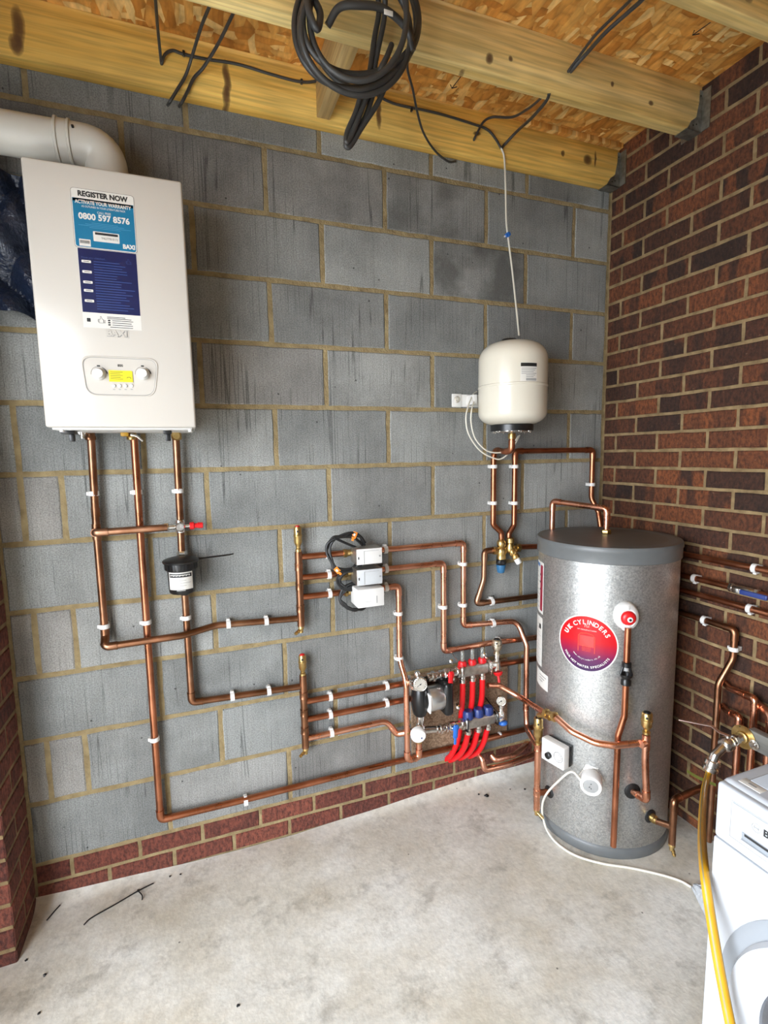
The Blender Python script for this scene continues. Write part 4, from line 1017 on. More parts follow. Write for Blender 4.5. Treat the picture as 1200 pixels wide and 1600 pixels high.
def rail(z, x0, x1, outs, mcap, capname, tubes):
    mb = MB(); mb.box((x0, YM - .024, z - .024), (x1, YM + .024, z + .024), 0, .013, seg=4); r_ = mb.build('manifold_rail', M_STEEL, man)
    for x in (x0, x1):
        mb = MB(); mb.lathe_at([(.021, 0), (.026, .001), (.026, .013), (.021, .014)], (x - (.014 if x == x0 else 0), YM, z), (1, 0, 0), 0, 8)
        mb.lathe_at([(.016, 0), (.017, .004), (.017, .03)], (x + (-.040 if x == x0 else .008), YM, z), (1, 0, 0), 0, 16); mb.build('rail_union', M_CHROME, man)
    for x in outs:
        mb = MB(); mb.lathe([(.011, -.052), (.015, -.050), (.015, -.036), (.012, -.034), (.012, -.018)], 0, Matrix.Translation((x, YM - .004, z)), 12); mb.build('outlet_nut', M_CHROME, man)
        mb = MB()
        if tubes: pr = [(.012, .02), (.0175, .024), (.0175, .040), (.013, .045)]
        else: pr = [(.018, .018), (.022, .021), (.022, .050), (.017, .056)]
        mb.lathe(pr, 0, Matrix.Translation((x, YM - .002, z)), 20)
        for k in range(16):
            aa = 2 * pi * k / 16; rr = pr[1][0]; mb.box((-.0012, rr - .0008, pr[1][1] + .002), (.0012, rr + .001, pr[2][1] - .001), 0, M=Matrix.Translation((x, YM - .002, z)) @ Matrix.Rotation(aa, 4, 'Z'))
        cpn = mb.build(capname, mcap, man)
        if tubes:
            mb = MB(); mb.lathe([(.0085, .044), (.0085, .086), (.006, .090)], 0, Matrix.Translation((x, YM - .002, z)), 14); mb.build('flow_meter_tube', M_CLEAR, cpn)
    return r_
rail(zr, xl0, xl1, outs_u, M_RED, 'red_cap', True)
rail(zs, xm0, xm1, outs_l, M_NAVY, 'blue_cap', False)
# brackets
for x, z, sx in ((xl0 + .012, zr, 1), (xl1 + .010, zr, 1), (xm0 + .012, zs, 1), (xm1 + .012, zs, 1)):
    mb = MB(); mb.tube([Vector((x - .004, YM + .03, z - .032)), Vector((x - .004, YM - .026, z - .028)), Vector((x - .004, YM - .030, z)), Vector((x - .004, YM - .026, z + .028)), Vector((x - .004, YM + .03, z + .036)), Vector((x - .004, -.02, z + .05))], .0028, 0, 6)
    mb.build('rail_bracket', M_CHROME if z == zr else M_RUBBER, man)
def fitrun(x0, x1, z, n, name, mt):
    # a string of unions, collars and hexagons from x0 to x1
    x = x0; k = 0; L_ = (x1 - x0) / n
    for k in range(n):
        mb = MB(); rr = [.017, .0215, .015, .020][k % 4]
        mb.lathe_at([(rr * .86, 0), (rr, .002), (rr, L_ * .82), (rr * .86, L_ * .86), (.012, L_ * .87), (.012, L_)], (x, YM, z), (1, 0, 0), 0, 6 if k % 2 else 18); mb.build(name, mt, man); x += L_
g0 = wp(656, 1067, -YM + .02)
xg = wp(668, 1064, -YM).x
fitrun(xg, xl0 - .075, zr, 4, 'pipe_union', M_CHROME)
fitrun(wp(682, 1130, -YM).x, xm0 - .075, zs, 4, 'pipe_union', M_CHROME)
for x1_, z, mt, nm in ((xl0, zr, M_RED, 'red_valve_handle'), (xm0, zs, M_BLUE, 'blue_valve_handle')):
    xc = x1_ - .058; mb = MB(); mb.lathe_at([(.014, 0), (.021, .006), (.022, .018), (.021, .030), (.014, .036)], (xc - .018, YM, z), (1, 0, 0), 0, 20); mb.cyl((xc, YM, z), (xc, YM - .034, z), .008, 0, 12); vb = mb.build('ball_valve', M_CHROME, man)
    mb = MB(); M = Matrix.Translation((xc, YM - .036, z - .004)) @ Matrix.Rotation(radians(4), 4, 'Y')
    mb.box((-.011, -.007, -.030), (.011, .003, .030), 0, .005, M, 3); mb.box((-.006, -.007, -.058), (.006, .001, -.024), 0, .004, M, 3); mb.box((-.004, -.009, -.018), (.004, -.006, .018), 0, .003, M); mb.box((-.0155, -.004, .006), (.0155, .001, .022), 0, .004, M)
    mb.build(nm, mt, vb)
def gauge(p, d, r, nm, back=M_CHROME, parent=man, needle=True, dep=.02):
    p = Vector(p); d = Vector(d).normalized(); mb = MB(); mb.lathe_at([(r * .8, -dep), (r, -dep * .8), (r, -.001), (r * .93, .0), (r * .93, -.002)], p, d, 0, 28); g = mb.build(nm, back, parent)
    M = Matrix.Translation(p) @ d.to_track_quat('Z', 'Y').to_matrix().to_4x4()
    mb = MB(); mb.lathe([(r * .92, -.004), (r * .92, -.0022)], 0, M, 28)
    if needle:
        for k in range(13):
            a = radians(-45 + k * 22.5); mb.box((r * .68, -.0006, -.0022), (r * .85, .0006, -.0018), 1, 0, M @ Matrix.Rotation(a, 4, 'Z'))
        mb.box((-r * .2, -.0009, -.0022), (r * .62, .0009, -.0014), 1, 0, M @ Matrix.Rotation(radians(215), 4, 'Z')); mb.lathe([(.003, -.0022), (.003, -.001)], 1, M, 10)
    mb.build('gauge_dial', [M_LBL, M_INK], g); return g
gp = wp(657, 1070, .15); gauge(gp, (-.35, -.9, .1), .028, 'pressure_gauge')
mb = MB(); mb.lathe_at([(.024, 0), (.030, .002), (.030, .016), (.022, .020)], gp + Vector((.0, .035, -.022)), (-.1, -.2, .9), 0, 24); mb.build('gauge_mount', M_CHROME, man)
mb = MB(); q_ = wp(650, 1050, .11); mb.lathe_at([(.006, 0), (.006, .02), (.012, .024), (.013, .032), (.009, .038)], wp(652, 1063, .11), (0, 0, 1), 0, 14); mb.build('air_bleed', M_CHROME, man)
mb = MB(); q_ = wp(640, 1067, .10); mb.lathe_at([(.008, 0), (.013, .003), (.013, .012), (.009, .022), (.009, .04)], q_ + Vector((-.004, 0, -.002)), (1, 0, 0), 0, 12); mb.build('thermostat_pocket', M_CHROME, man)
# key-shaped bleed levers next to the rails
for (px, py) in ((705, 1033), (757, 1023), (708, 1060), (705, 1090), (716, 1105)):
    p = wp(px, py, .12); mb = MB(); mb.tube([p + Vector((.012, .01, -.02)), p], .0022, 0, 6); mb.lathe_at([(.004, 0), (.008, .002), (.008, .006), (.003, .008)], p, (-.3, -.8, .4), 0, 12); mb.build('bleed_key' if py < 1050 else 'probe_clip', M_CHROME, man)
p = wp(703, 1073, .13); mb = MB(); mb.lathe_at([(.013, 0), (.014, .002), (.010, .006)], p, (-.3, -.8, .1), 0, 16); mb.build('grey_cap', M_GREYP, man)
mb = MB(); mb.tube(catmull([p + Vector((.002, .01, -.005)), p + Vector((.004, .02, -.06)), p + Vector((.0, .03, -.10)), p + Vector((.03, .03, -.15))], 6), .003, 0, 6); mb.build('capillary_tube', M_COPDULL, man)
# end fittings: vent on the upper rail, gauge on the lower rail
xe = wp(776, 1040, -YM).x
ev = vent('pale brass air vent on the right end of the upper manifold rail', (xe, YM, zr + .045), .074, .021, M_RUBBER, mat=mat_metal('pale_brass', (.60, .54, .42), (.78, .72, .58), .3))
mb = MB(); mb.lathe([(.010, -.03), (.016, -.026), (.017, .012), (.012, .016), (.012, .046)], 0, Matrix.Translation((xe, YM, zr)), 14); mb.cyl((xl1 + .02, YM, zr), (xe, YM, zr), .013, 0, 14); mb.build('vent_tee', M_CHROME, man)
mb = MB(); mb.lathe_at([(.019, 0), (.021, .004), (.016, .014), (.006, .018), (.006, .045)], (xe, YM - .01, zr - .030), (0, -.25, -1), 0, 16); mb.build('drain_cap', M_RED, man)
xf = wp(783, 1115, -YM).x
mb = MB(); mb.lathe([(.012, -.03), (.016, -.026), (.016, .012), (.011, .018), (.011, .032), (.015, .036), (.015, .048)], 0, Matrix.Translation((xf, YM, zs)), 14); mb.cyl((xm1 + .02, YM, zs), (xf, YM, zs), .013, 0, 14); mb.build('gauge_tee', M_CHROME, man)
mb = MB(); mb.lathe_at([(.016, 0), (.020, .004), (.020, .012), (.014, .018)], (xf + .004, YM - .008, zs - .026), (0, -.3, -1), 0, 16); mb.build('drain_cap', M_BLUE, man)
gauge(wp(783, 1096, -YM + .03), (-.5, -.85, .1), .021, 'temperature_gauge')
mb = MB(); p = wp(780, 1146, .02); mb.lathe_at([(.010, 0), (.011, .01), (.007, .018), (.003, .02)], p, (-.2, -1, .1), 0, 12); mb.build('white_plug', M_PLASW, man)
# pump
pc = wp(676, 1092, .105); PX, PY, PZ = pc.x, pc.y, pc.z
pump = thing('circulation_pump', 'black and silver circulation pump between the manifold rails', 'pump', (PX, -.06, PZ - .06))
mb = MB(); xw = wp(658, 1090, .10).x; zt_ = wp(658, 1070, .10).z; zb2 = wp(658, 1120, .10).z
mb.lathe([(.020, zb2 + .0), (.026, zb2 + .006), (.033, zb2 + .03), (.038, (zt_ + zb2) / 2), (.033, zt_ - .03), (.026, zt_ - .004), (.02, zt_)], 0, Matrix.Translation((xw, -.085, 0)), 18, sx=1.0, sy=1.15)
mb.cyl((xw, -.085, PZ), (PX + .01, -.085, PZ), .046, 0, 26, bev=.008); mb.build('volute', M_BLACK, pump)
mb = MB(); mb.cyl((PX - .024, -.100, PZ + .002), (PX + .042, -.100, PZ + .002), .052, 0, 32, bev=.006); mb.build('motor_drum', plain('pump_aluminium', (.62, .62, .60), .28, .9, .02), pump)
mb = MB(); mb.box((PX - .030, -.140, PZ - .045), (PX - .022, -.06, PZ + .035), 0, .003); mb.build('flange', M_PLASW, pump)
mb = MB(); mb.box((PX + .038, -.150, PZ - .070), (PX + .080, -.035, PZ + .075), 0, .016, seg=4); mb.build('terminal_box', M_BLACK, pump)
mb = MB(); mb.tube(catmull([Vector((PX + .06, -.08, PZ + .06)), Vector((PX + .02, -.09, PZ + .085)), Vector((xw + .01, -.09, PZ + .08)), Vector((xw - .02, -.07, PZ + .03))], 6), .011, 0, 10); mb.build('inlet_shroud', M_BLACK, pump)
# thermostatic mixing valve under the pump
mv = thing('mixing_valve', 'nickel mixing valve with a round white dial, below the pump', 'valve', (xw, -.09, wp(656, 1155, .09).z))
mz = wp(650, 1142, .09).z
mb = MB(); mb.lathe([(.017, mz - .026), (.019, mz - .02), (.019, mz + .02), (.014, mz + .026), (.018, zb2 - .012), (.018, zb2 + .004)], 0, Matrix.Translation((xw, -.088, 0)), 18)
mb.cyl((wp(640, 1143, .085).x, -.086, mz), (wp(682, 1130, -YM).x, -.092, zs), .015, 0, 14); mb.build('valve_body', M_CHROME, mv)
mb = MB(); p = wp(656, 1149, .135); dd = Vector((-.15, -.95, -.1)).normalized(); mb.lathe_at([(.024, 0), (.031, .003), (.033, .016), (.031, .026), (.027, .030), (.008, .031)], p + Vector((0, .025, 0)), dd, 0, 28); kn_ = mb.build('thermostat_dial', M_PLASW, mv)
mb = MB(); pp_ = p + Vector((0, .025, 0)) + dd * .0325; mb.cyl(pp_ + Vector((.010, 0, -.006)), pp_ + Vector((.010, 0, -.006)) + dd * .002, .003, 0, 8); mb.build('dial_mark', M_LINK, kn_)
mb = MB(); mb.lathe_at([(.010, 0), (.0135, .002), (.0135, .012), (.010, .014)], (wp(634, 1144, .085).x, -.085, mz), (1, 0, 0), 0, 6); mb.lathe_at([(.013, 0), (.0165, .002), (.0165, .014), (.013, .016)], (xU2, -yb, wp(656, 1160, yb).z), (0, 0, 1), 0, 6); mb.build('brass_nut', M_BRASS, mv)
# red underfloor loops
zbot = wp(730, 1182, .05).z; random.seed(5)
for i in range(3):
    x = outs_u[i]; yb_ = -.060; xe_ = wp((712, 730, 748)[i], 1178, .03).x
    k = 14 * i; pts = [(x, YM - .004, zr - .040), on(723 + 15.3 * i, 1078 - 3 * i, y=-.098), on(722 + 15.3 * i, 1100 - 4 * i, y=-.085), on(720 + k, 1122 - 4 * i, y=-.070), on(718 + k, 1142 - 3 * i, y=-.060), on(713 + k, 1164 - 3 * i, y=-.048), on(704 + k, 1181 - 3 * i, y=-.022), on(696 + k, 1186 - 3 * i, y=.012)]
    mb = MB(); mb.tube(catmull(pts, 7), .0122, 0, 14)
    tag(mb.build('red_heating_pipe', M_REDP), '%s red pipe dropping from the upper manifold rail' % ('left', 'middle', 'right')[i], 'pipe', 'red underfloor pipes')
    x = outs_l[i]; xe_ = wp((718, 736, 753)[i], 1180, .05).x
    k = 15 * i; pts = [(x, YM - .004, zs - .040), on(730 + k, 1152 - 4 * i, y=-.094), on(726 + k, 1167 - 4 * i, y=-.080), on(718 + k, 1179 - 3 * i, y=-.052), on(708 + k, 1186 - 3 * i, y=-.018), on(702 + k, 1188 - 3 * i, y=.012)]
    mb = MB(); mb.tube(catmull(pts, 7), .0122, 0, 14)
    tag(mb.build('red_heating_pipe', M_REDP), '%s red pipe bending down from the lower manifold rail' % ('left', 'middle', 'right')[i], 'pipe', 'red underfloor pipes')
# small copper stubs at the foot of the wall by the cylinder
e1 = [wp(745, 1178, .03), wp(753, 1184, .06), on(757, 1203, y=-.075), on(795, 1194, y=-.075), on(835, 1178, y=-.06), on(850, 1150, y=-.03)]
pipe('copper_pipe', 'lower copper stub bending out below the red pipes and running right behind the cylinder', 'pipe', e1, R22, M_COPPER, 'copper stubs by the red pipes', elbows=(2,), bends={1: .02, 3: .03, 4: .04})
e2 = [on(768, 1180, y=-.04), on(774, 1187, y=-.06), on(803, 1180, y=-.06), on(815, 1170, y=-.04), on(824, 1160, y=.01)]
pipe('copper_pipe', 'upper copper stub curving up at the right, just beside the red pipes', 'pipe', e2, R22, M_COPPER, 'copper stubs by the red pipes', elbows=(1,), bends={2: .03, 3: .03})

# ================================================================== expansion vessel and its pipes
VX, VR = -.627, .135; VY = -.163
ves = thing('expansion_vessel', 'cream white domed expansion vessel on the block wall above the pipes', 'vessel', (VX, VY, 1.64))
z0, z1 = 1.646, 1.980
def dome(r, zc, h, up, n=8): return [(r * cos(radians(a))**.62, zc + (h if up else -h) * sin(radians(a))) for a in [90 * k / n for k in range(n + 1)]]
lowd = dome(VR, z0 + .055, .052, False)[::-1]; upd = dome(VR, z1 - .075, .075, True)
mid_ = (z0 + z1) / 2 - .012
prof = [(max(r, .002), z) for r, z in lowd] + [(VR, mid_ - .004), (VR + .0022, mid_ - .002), (VR + .0022, mid_ + .004), (VR, mid_ + .006)] + [(max(r, .002), z) for r, z in upd]
mb = MB(); mb.lathe(prof, 0, Matrix.Translation((VX, VY, 0)), 64); mb.build('vessel_shell', M_CREAM, ves)
mb = MB(); mb.lathe([(.085, -.018), (.085, .006), (.075, .012)], 0, Matrix.Translation((VX, VY, z0)), 40); mb.build('black_collar', M_BLACK, ves)
mb = MB(); mb.lathe([(.062, -.023), (.066, -.020), (.066, -.017)], 0, Matrix.Translation((VX, VY, z0)), 32)
for k in range(10):
    a = 2 * pi * k / 10 + .2; mb.cyl((VX + .074 * cos(a), VY + .074 * sin(a), z0 - .016), (VX + .074 * cos(a), VY + .074 * sin(a), z0 - .025), .0045, 0, 8)
mb.lathe([(.012, -.050), (.016, -.048), (.016, -.030), (.013, -.026)], 1, Matrix.Translation((VX, VY, z0)), 16); mb.build('flange_plate', [M_CHROME, M_BRASS], ves)
mb = MB(); mb.lathe([(.030, -.006), (.034, .002), (.030, .010), (.02, .012)], 0, Matrix.Translation((VX - .01, VY + .01, z1)), 24); mb.build('valve_cap', M_BLACK, ves)
bk = wp(735, 626, .012)
mb = MB(); mb.box((VX - .185, -.006, bk.z - .026), (VX - .02, -.001, bk.z + .026), 0, .002); mb.box((VX - .19, -.010, bk.z - .028), (VX - .145, -.001, bk.z + .028), 0, .004)
mb.box((VX - .12, -.06, bk.z - .02), (VX - .10, -.004, bk.z + .02), 0, .002); mb.build('wall_bracket', M_PLASW, ves)
mb = MB(); mb.lathe_at([(.014, 0), (.014, .001), (.006, .0015), (.006, .005)], (VX - .168, -.0105, bk.z + .004), (0, -1, 0), 0, 16); mb.build('bracket_bolt', M_CHROME, ves)
thv = atan2(CAM.y - VY, CAM.x - VX); p1 = wp(833, 580, .25)
bfv = bendf(VX, VY, VR, thv); mb = MB(); lc = .062
zt3 = zat(VX + .02, VY - VR, 567); zb3 = zat(VX + .02, VY - VR, 592)
grid(mb, lc - .034, lc + .034, zt3 - .068, zt3, 0, .0006, bfv); grid(mb, lc - .033, lc + .033, zt3 - .014, zt3 - .001, 1, .0010, bfv)
for i in range(7): grid(mb, lc - (.012 if i > 3 else .03), lc + (.031 - .006 * (i % 3)), zt3 - .022 - .0062 * i, zt3 - .0195 - .0062 * i, 2, .0010, bfv, 4)
grid(mb, lc - .012, lc + .032, zt3 - .066, zt3 - .058, 2, .0008, bfv, 4)
mb.build('rating_label', [M_LBL, M_INK, M_GREYINK], ves)
# white flexible lead hanging under the vessel
P_ = lambda x, y, o=.10: wp(x, y, o)
for i, (pp, lb) in enumerate((([P_(745, 612, .02), P_(738, 618, .04), P_(730, 640), P_(728, 658), P_(733, 680), P_(750, 704), P_(772, 716), P_(785, 716), P_(800, 702), P_(812, 680)], 'outer of two white leads looped below the expansion vessel'),
                              ([P_(744, 616, .02), P_(741, 626, .05), P_(737, 640), P_(736, 660), P_(742, 684), P_(756, 701), P_(770, 707), P_(787, 706), P_(799, 698), P_(810, 681)], 'inner of two white leads looped below the expansion vessel'))):
    mb = MB(); mb.tube(catmull(pp, 8), .0030, 0, 8); tag(mb.build('white_lead', M_CWIRE), lb, 'cable', 'leads under the expansion vessel')
zq = W3(790, 700).z
ztop = W3(860, 704).z
pipe('copper_pipe', 'copper pipe from under the expansion vessel, stepping left and down to the inlet valves', 'pipe', [(VX, VY, z0 - .045), (VX, VY, z0 - .095), (xv_l + .0, VY + .05, z0 - .100), (xv_l, -Y1, ztop + .012), (xv_l, -Y1, W3(770, 820).z), (W3(783, 834).x, -Y1, W3(783, 832).z), (W3(784, 850).x, -Y1, W3(784, 853).z)], R22, M_COPDARK, 'vessel pipes', elbows=(1,), bends={2: .03, 3: .04, 4: .018, 5: .018})
pipe('copper_pipe', 'copper pipe from the inlet valves up and over right, dropping into the corner', 'pipe', [(W3(795, 850).x, -Y1, W3(795, 852).z), (W3(795, 838).x, -Y1, W3(795, 834).z), (xv_r, -Y1, W3(803, 820).z), (xv_r, -Y1, ztop), (xdrop, -Y1, ztop), (xdrop, -Y1, W3(927, 778).z), on(935, 800, y=-.06), on(940, 835, y=-.09), on(940, 880, y=-.10)], R22, M_COPDARK, 'vessel pipes', elbows=(3, 4), bends={1: .018, 2: .018, 5: .06, 6: .05})
# multi-function inlet valve group
g = thing('inlet_valve_group', 'brass inlet control valve group with a blue cap, left of the cylinder top', 'valve', (W3(784, 860).x, -.04, W3(784, 875).z))
v1 = W3(783, 860, .04); v2 = W3(797, 858, .045)
mb = MB(); mb.lathe([(.012, .050), (.015, .044), (.019, .038), (.019, .022), (.015, .016), (.021, .008), (.024, -.010), (.019, -.020), (.021, -.028), (.021, -.038)][::-1], 0, Matrix.Translation(v1), 16)
mb.cyl(v1 + Vector((-.030, 0, .002)), v1 + Vector((.04, 0, .002)), .014, 0, 14, bev=.002); mb.cyl(v1 + Vector((-.040, 0, .002)), v1 + Vector((-.024, 0, .002)), .018, 0, 6)
mb.lathe([(.014, .052), (.018, .048), (.018, .030), (.014, .026), (.018, .012), (.020, -.006), (.014, -.016)][::-1], 0, Matrix.Translation(v2), 16)
d2 = Vector((.35, -.35, -.85)).normalized(); mb.lathe_at([(.017, 0), (.020, .004), (.020, .022), (.015, .026), (.018, .030), (.018, .044)], v2 + Vector((.004, -.005, -.002)), d2, 0, 8)
mb.cyl(v2, v2 + Vector((.055, 0, .004)), .013, 0, 12, bev=.002); mb.lathe_at([(.015, 0), (.020, .002), (.020, .016), (.015, .018)], v2 + Vector((.032, 0, .003)), (1, 0, 0), 0, 6); mb.build('valve_body', M_BRASS, g)
mb = MB(); mb.lathe_at([(.016, 0), (.022, .006), (.023, .024), (.017, .030)], v1 + Vector((0, 0, -.036)), (0, 0, -1), 0, 8); mb.build('black_bonnet', M_BLACK, g)
mb = MB(); mb.lathe_at([(.021, 0), (.021, .006), (.016, .034), (.014, .036)], v1 + Vector((0, 0, -.064)), (0, 0, -1), 0, 12); mb.build('blue_cap', M_BLUEV, g)
mb = MB(); mb.lathe_at([(.012, 0), (.014, .002), (.013, .024), (.011, .026)], v2 + Vector((.004, -.005, -.002)) + d2 * .044, d2, 0, 14); mb.build('white_nozzle', M_PLASW, g)
pipe('copper_pipe', 'tarnished copper pipe from the brass valve group down and right behind the cylinder', 'pipe', [v1 + Vector((-.034, .008, .002)), (W3(757, 862).x, -Y1, v1.z + .002), (W3(756, 905).x, -Y1, W3(756, 905).z), (W3(744, 942).x, -Y1, zin), (-.27, -Y1, W3(835, 932).z)], R22, M_COPDULL, 'vessel pipes', elbows=(1, 3), bends={2: .09, 3: .018})
pipe('copper_pipe', 'dark copper pipe from the brass valve group right, behind the cylinder top', 'pipe', [v2 + Vector((.05, .01, .004)), (W3(838, 854).x, -Y1, W3(838, 854).z), (-.27, -Y1, W3(838, 854).z)], R22, M_COPDARK, 'vessel pipes')

# ================================================================== hot water cylinder
cyl = thing('hot_water_cylinder', 'galvanised hot water cylinder with a grey lid and red round sticker, standing in the corner', 'water cylinder', (CX, CY, 0))
mb = MB(); T0 = Matrix.Translation((CX, CY, 0)); mb.lathe([(CR, .045), (CR, CZ - .02)], 0, T0, 128); mb.build('cylinder_shell', M_GALV, cyl)
mb = MB(); mb.lathe([(CR + .001, -.001), (CR + .004, .004), (CR + .004, .036), (CR + .0015, .040), (CR - .004, .046)], 0, T0, 128); mb.build('base_ring', M_LID, cyl)
mb = MB(); mb.lathe([(CR - .002, CZ - .062), (CR + .0035, CZ - .062), (CR + .006, CZ - .060), (CR + .006, CZ - .024), (CR + .0085, CZ - .020), (CR + .0085, CZ - .006), (CR + .005, CZ)], 0, T0, 128)
mb.lathe([(CR + .005, CZ - .0005), (CR - .004, CZ + .001), (CR - .020, CZ - .001), (.12, CZ + .004), (.01, CZ + .005)], 1, T0, 96); mb.build('lid', [M_LID, M_LIDTOP], cyl)
def cylbend(th): return lambda p: Vector((CX + (CR + p.z) * cos(th + p.x / CR), CY + (CR + p.z) * sin(th + p.x / CR), p.y))
sc = cp(919.5, 1006); th0 = cth(sc)
sl = cp(874.5, 1005); sr = cp(966, 1000); st = cp(921, 961); sb = cp(917, 1051)
SRAD = ((cth(sr) - cth(sl)) * CR / 2 + (st.z - sb.z) / 2) / 2; STK_Z = (st.z + sb.z) / 2; th0 = (cth(sl) + cth(sr)) / 2
M_STK = mat_sticker()
def discg(mb, r, mat, off, fn, cy, rings_=8, n=64):
    vs = [(0, cy, off)]; fs = []
    for j in range(1, rings_ + 1):
        for i in range(n): a = 2 * pi * i / n; vs.append((r * j / rings_ * cos(a), cy + r * j / rings_ * sin(a), off))
    for i in range(n): fs.append([0, 1 + i, 1 + (i + 1) % n])
    for j in range(rings_ - 1):
        for i in range(n): k = (i + 1) % n; fs.append([1 + j * n + i, 1 + (j + 1) * n + i, 1 + (j + 1) * n + k, 1 + j * n + k])
    mb.add(vs, fs, mat, None, fn)
cb = cylbend(th0); mb = MB()
discg(mb, SRAD, 1, .0006, cb, STK_Z); discg(mb, SRAD * .955, 0, .0012, cb, STK_Z)
def arctext(s, rad, a0, a1, size, off, up=True, bold=.03, mat=1, widths=None):
    n = len(s); tot = sum({'I': .5, ' ': .55, 'W': 1.25, 'M': 1.2}.get(c, 1) for c in s); acc = 0
    for ch in s:
        wd = {'I': .5, ' ': .55, 'W': 1.25, 'M': 1.2}.get(ch, 1); f = (acc + wd / 2) / tot; acc += wd
        if ch == ' ': continue
        a = radians(a0 + (a1 - a0) * f); rot = a - pi / 2 if up else a + pi / 2
        M = Matrix.Translation((rad * cos(a), STK_Z + rad * sin(a), 0)) @ Matrix.Rotation(rot, 4, 'Z')
        mb.text(ch, size, mat, M, off, cb, bold=bold)
S = SRAD
arctext('UK', S * .75, 163, 133, S * .20, .0017, True, .06); arctext('CYLINDERS', S * .75, 127, 24, S * .215, .0017, True, .02)
arctext('YOUR HOT WATER SPECIALISTS', S * .82, 208, 332, S * .105, .0017, False, .03)
# small drawing of a cylinder inside the sticker
mtd = 2
def ln(pts, r=.0007, mat=2): mb.tube([cb(Vector((a * S, STK_Z + b * S, .0014))) for a, b in pts], r, mat, 4)
ln([(-.27, -.30), (-.27, .26), (-.2, .34), (0, .38), (.2, .34), (.27, .26), (.27, -.30)], .0009)
grid(mb, -.24 * S, .24 * S, STK_Z - .10 * S, STK_Z + .28 * S, 3, .0014, cb, 6)
for k in range(4): ln([(-.14, -.10 - .05 * k), (.14, -.10 - .05 * k)], .0008)
mb.text('UK MANUFACTURED', .006, 1, Matrix.Translation((0, STK_Z + .48 * S, 0)), .0017, cb, width=.62 * S)
ln([(-.06, .58), (-.06, .66), (.0, .66), (.0, .58)], .0009, 1); ln([(.03, .58), (.07, .66), (.07, .58)], .0009, 1)
arctext('www.ukcylinders.co.uk', S * .56, 222, 322, S * .085, .0017, False, .0)
mb.build('round_sticker', [M_STK, M_LBL, plain('print_orange', (.75, .10, .04), .4), plain('print_red', (.80, .015, .012), .35)], cyl)
# paper labels on the left flank
def flank(name, pr, pb, wdt, mats, art):
    a = cp(*pr); b = cp(*pb); th = (cth(a) + cth(b)) / 2; f = cylbend(th); mb = MB(); grid(mb, -wdt, 0, b.z, a.z, 0, .0007, f, 12); art(mb, f, b.z, a.z); mb.build(name, mats, cyl)
def art1(mb, f, z0, z1):
    grid(mb, -.034, -.008, z0 + .012, z1 - .012, 2, .0012, f, 3); grid(mb, -.095, -.042, z1 - .022, z1 - .008, 1, .0012, f, 6)
    for k in range(9): grid(mb, -.085, -.040 - .01 * (k % 3), z0 + .02 + .018 * k, z0 + .0225 + .018 * k, 3, .0012, f, 5)
    for k in range(3): discg2(mb, -.034, z0 + .10 + .03 * k, .005, 4, f)
def discg2(mb, u, v, r, mat, f):
    mb.add([(u + r * cos(2 * pi * i / 12), v + r * sin(2 * pi * i / 12), .0013) for i in range(12)], [list(range(12))], mat, None, f)
def art2(mb, f, z0, z1):
    for k in range(12): grid(mb, -.07, -.012 - .012 * (k % 4), z0 + .014 + .014 * k, z0 + .0155 + .014 * k, 3, .0012, f, 5)
    grid(mb, -.036, -.014, z1 - .050, z1 - .030, 4, .0013, f, 3)
def art3(mb, f, z0, z1):
    for k in range(3): grid(mb, -.07, -.012 - .014 * k, z1 - .018 - .012 * k, z1 - .016 - .012 * k, 4, .0012, f, 5)
MS = [M_LBL, plain('blue_print', (.05, .16, .36), .4), plain('maroon_print', (.26, .008, .03), .4), M_GREYINK, M_INK]
flank('spec_label', (851.5, 881), (847.5, 960), .11, MS, art1)
flank('rating_label', (847.5, 966), (847, 1043), .11, MS, art2)
flank('notice_label', (856.5, 1057), (856, 1082), .11, MS, art3)
# pressure relief cap with red knob
def rosette(px, py, r, name, mt, dr=.0):
    p = cp(px, py); th = cth(p); n = Vector((cos(th), sin(th), 0)); return p, n
p, n = rosette(977, 961, 0, '', None)
mb = MB(); Mx = Matrix.Translation(p) @ n.to_track_quat('Z', 'Y').to_matrix().to_4x4()
mb.lathe([(.050, -.004), (.052, .004), (.049, .020), (.044, .030), (.032, .036), (.028, .034)], 0, Mx, 32, sx=.82, sy=1.0)
mb.add(*[([(a, b, c) for a, b, c in ()], [])][0]) if False else None
up = (Mx.to_3x3().inverted() @ Vector((0, 0, -1)))
mb.lathe_at([(.030, 0), (.026, .03), (.014, .05)], p + n * .012, (0, 0, -1), 0, 20)
rv = mb.build('relief_valve_cover', M_PLASW, cyl)
mb = MB(); mb.lathe_at([(.026, 0), (.026, .004), (.020, .012), (.010, .014)], p + n * .033 + Vector((0, 0, .0)), n, 0, 24); mb.build('red_knob', M_RED, rv)
mb = MB(); q_ = p + n * .047; mb.lathe_at([(.009, 0), (.0095, .003), (.006, .004)], q_ + Vector((.002, 0, -.002)), n, 0, 16); mb.lathe_at([(.0045, 0), (.0045, .001)], q_ + Vector((.002, 0, -.002)) + n * .0045, n, 1, 12); mb.build('knob_eye', [M_PLASW, M_INK], rv)
mb = MB(); mb.tube([p + n * .0365 + Vector((0, 0, .045)), p + n * .040 + Vector((0, 0, .030))], .0008, 0, 4); mb.build('cover_seam', M_GREYINK, rv)
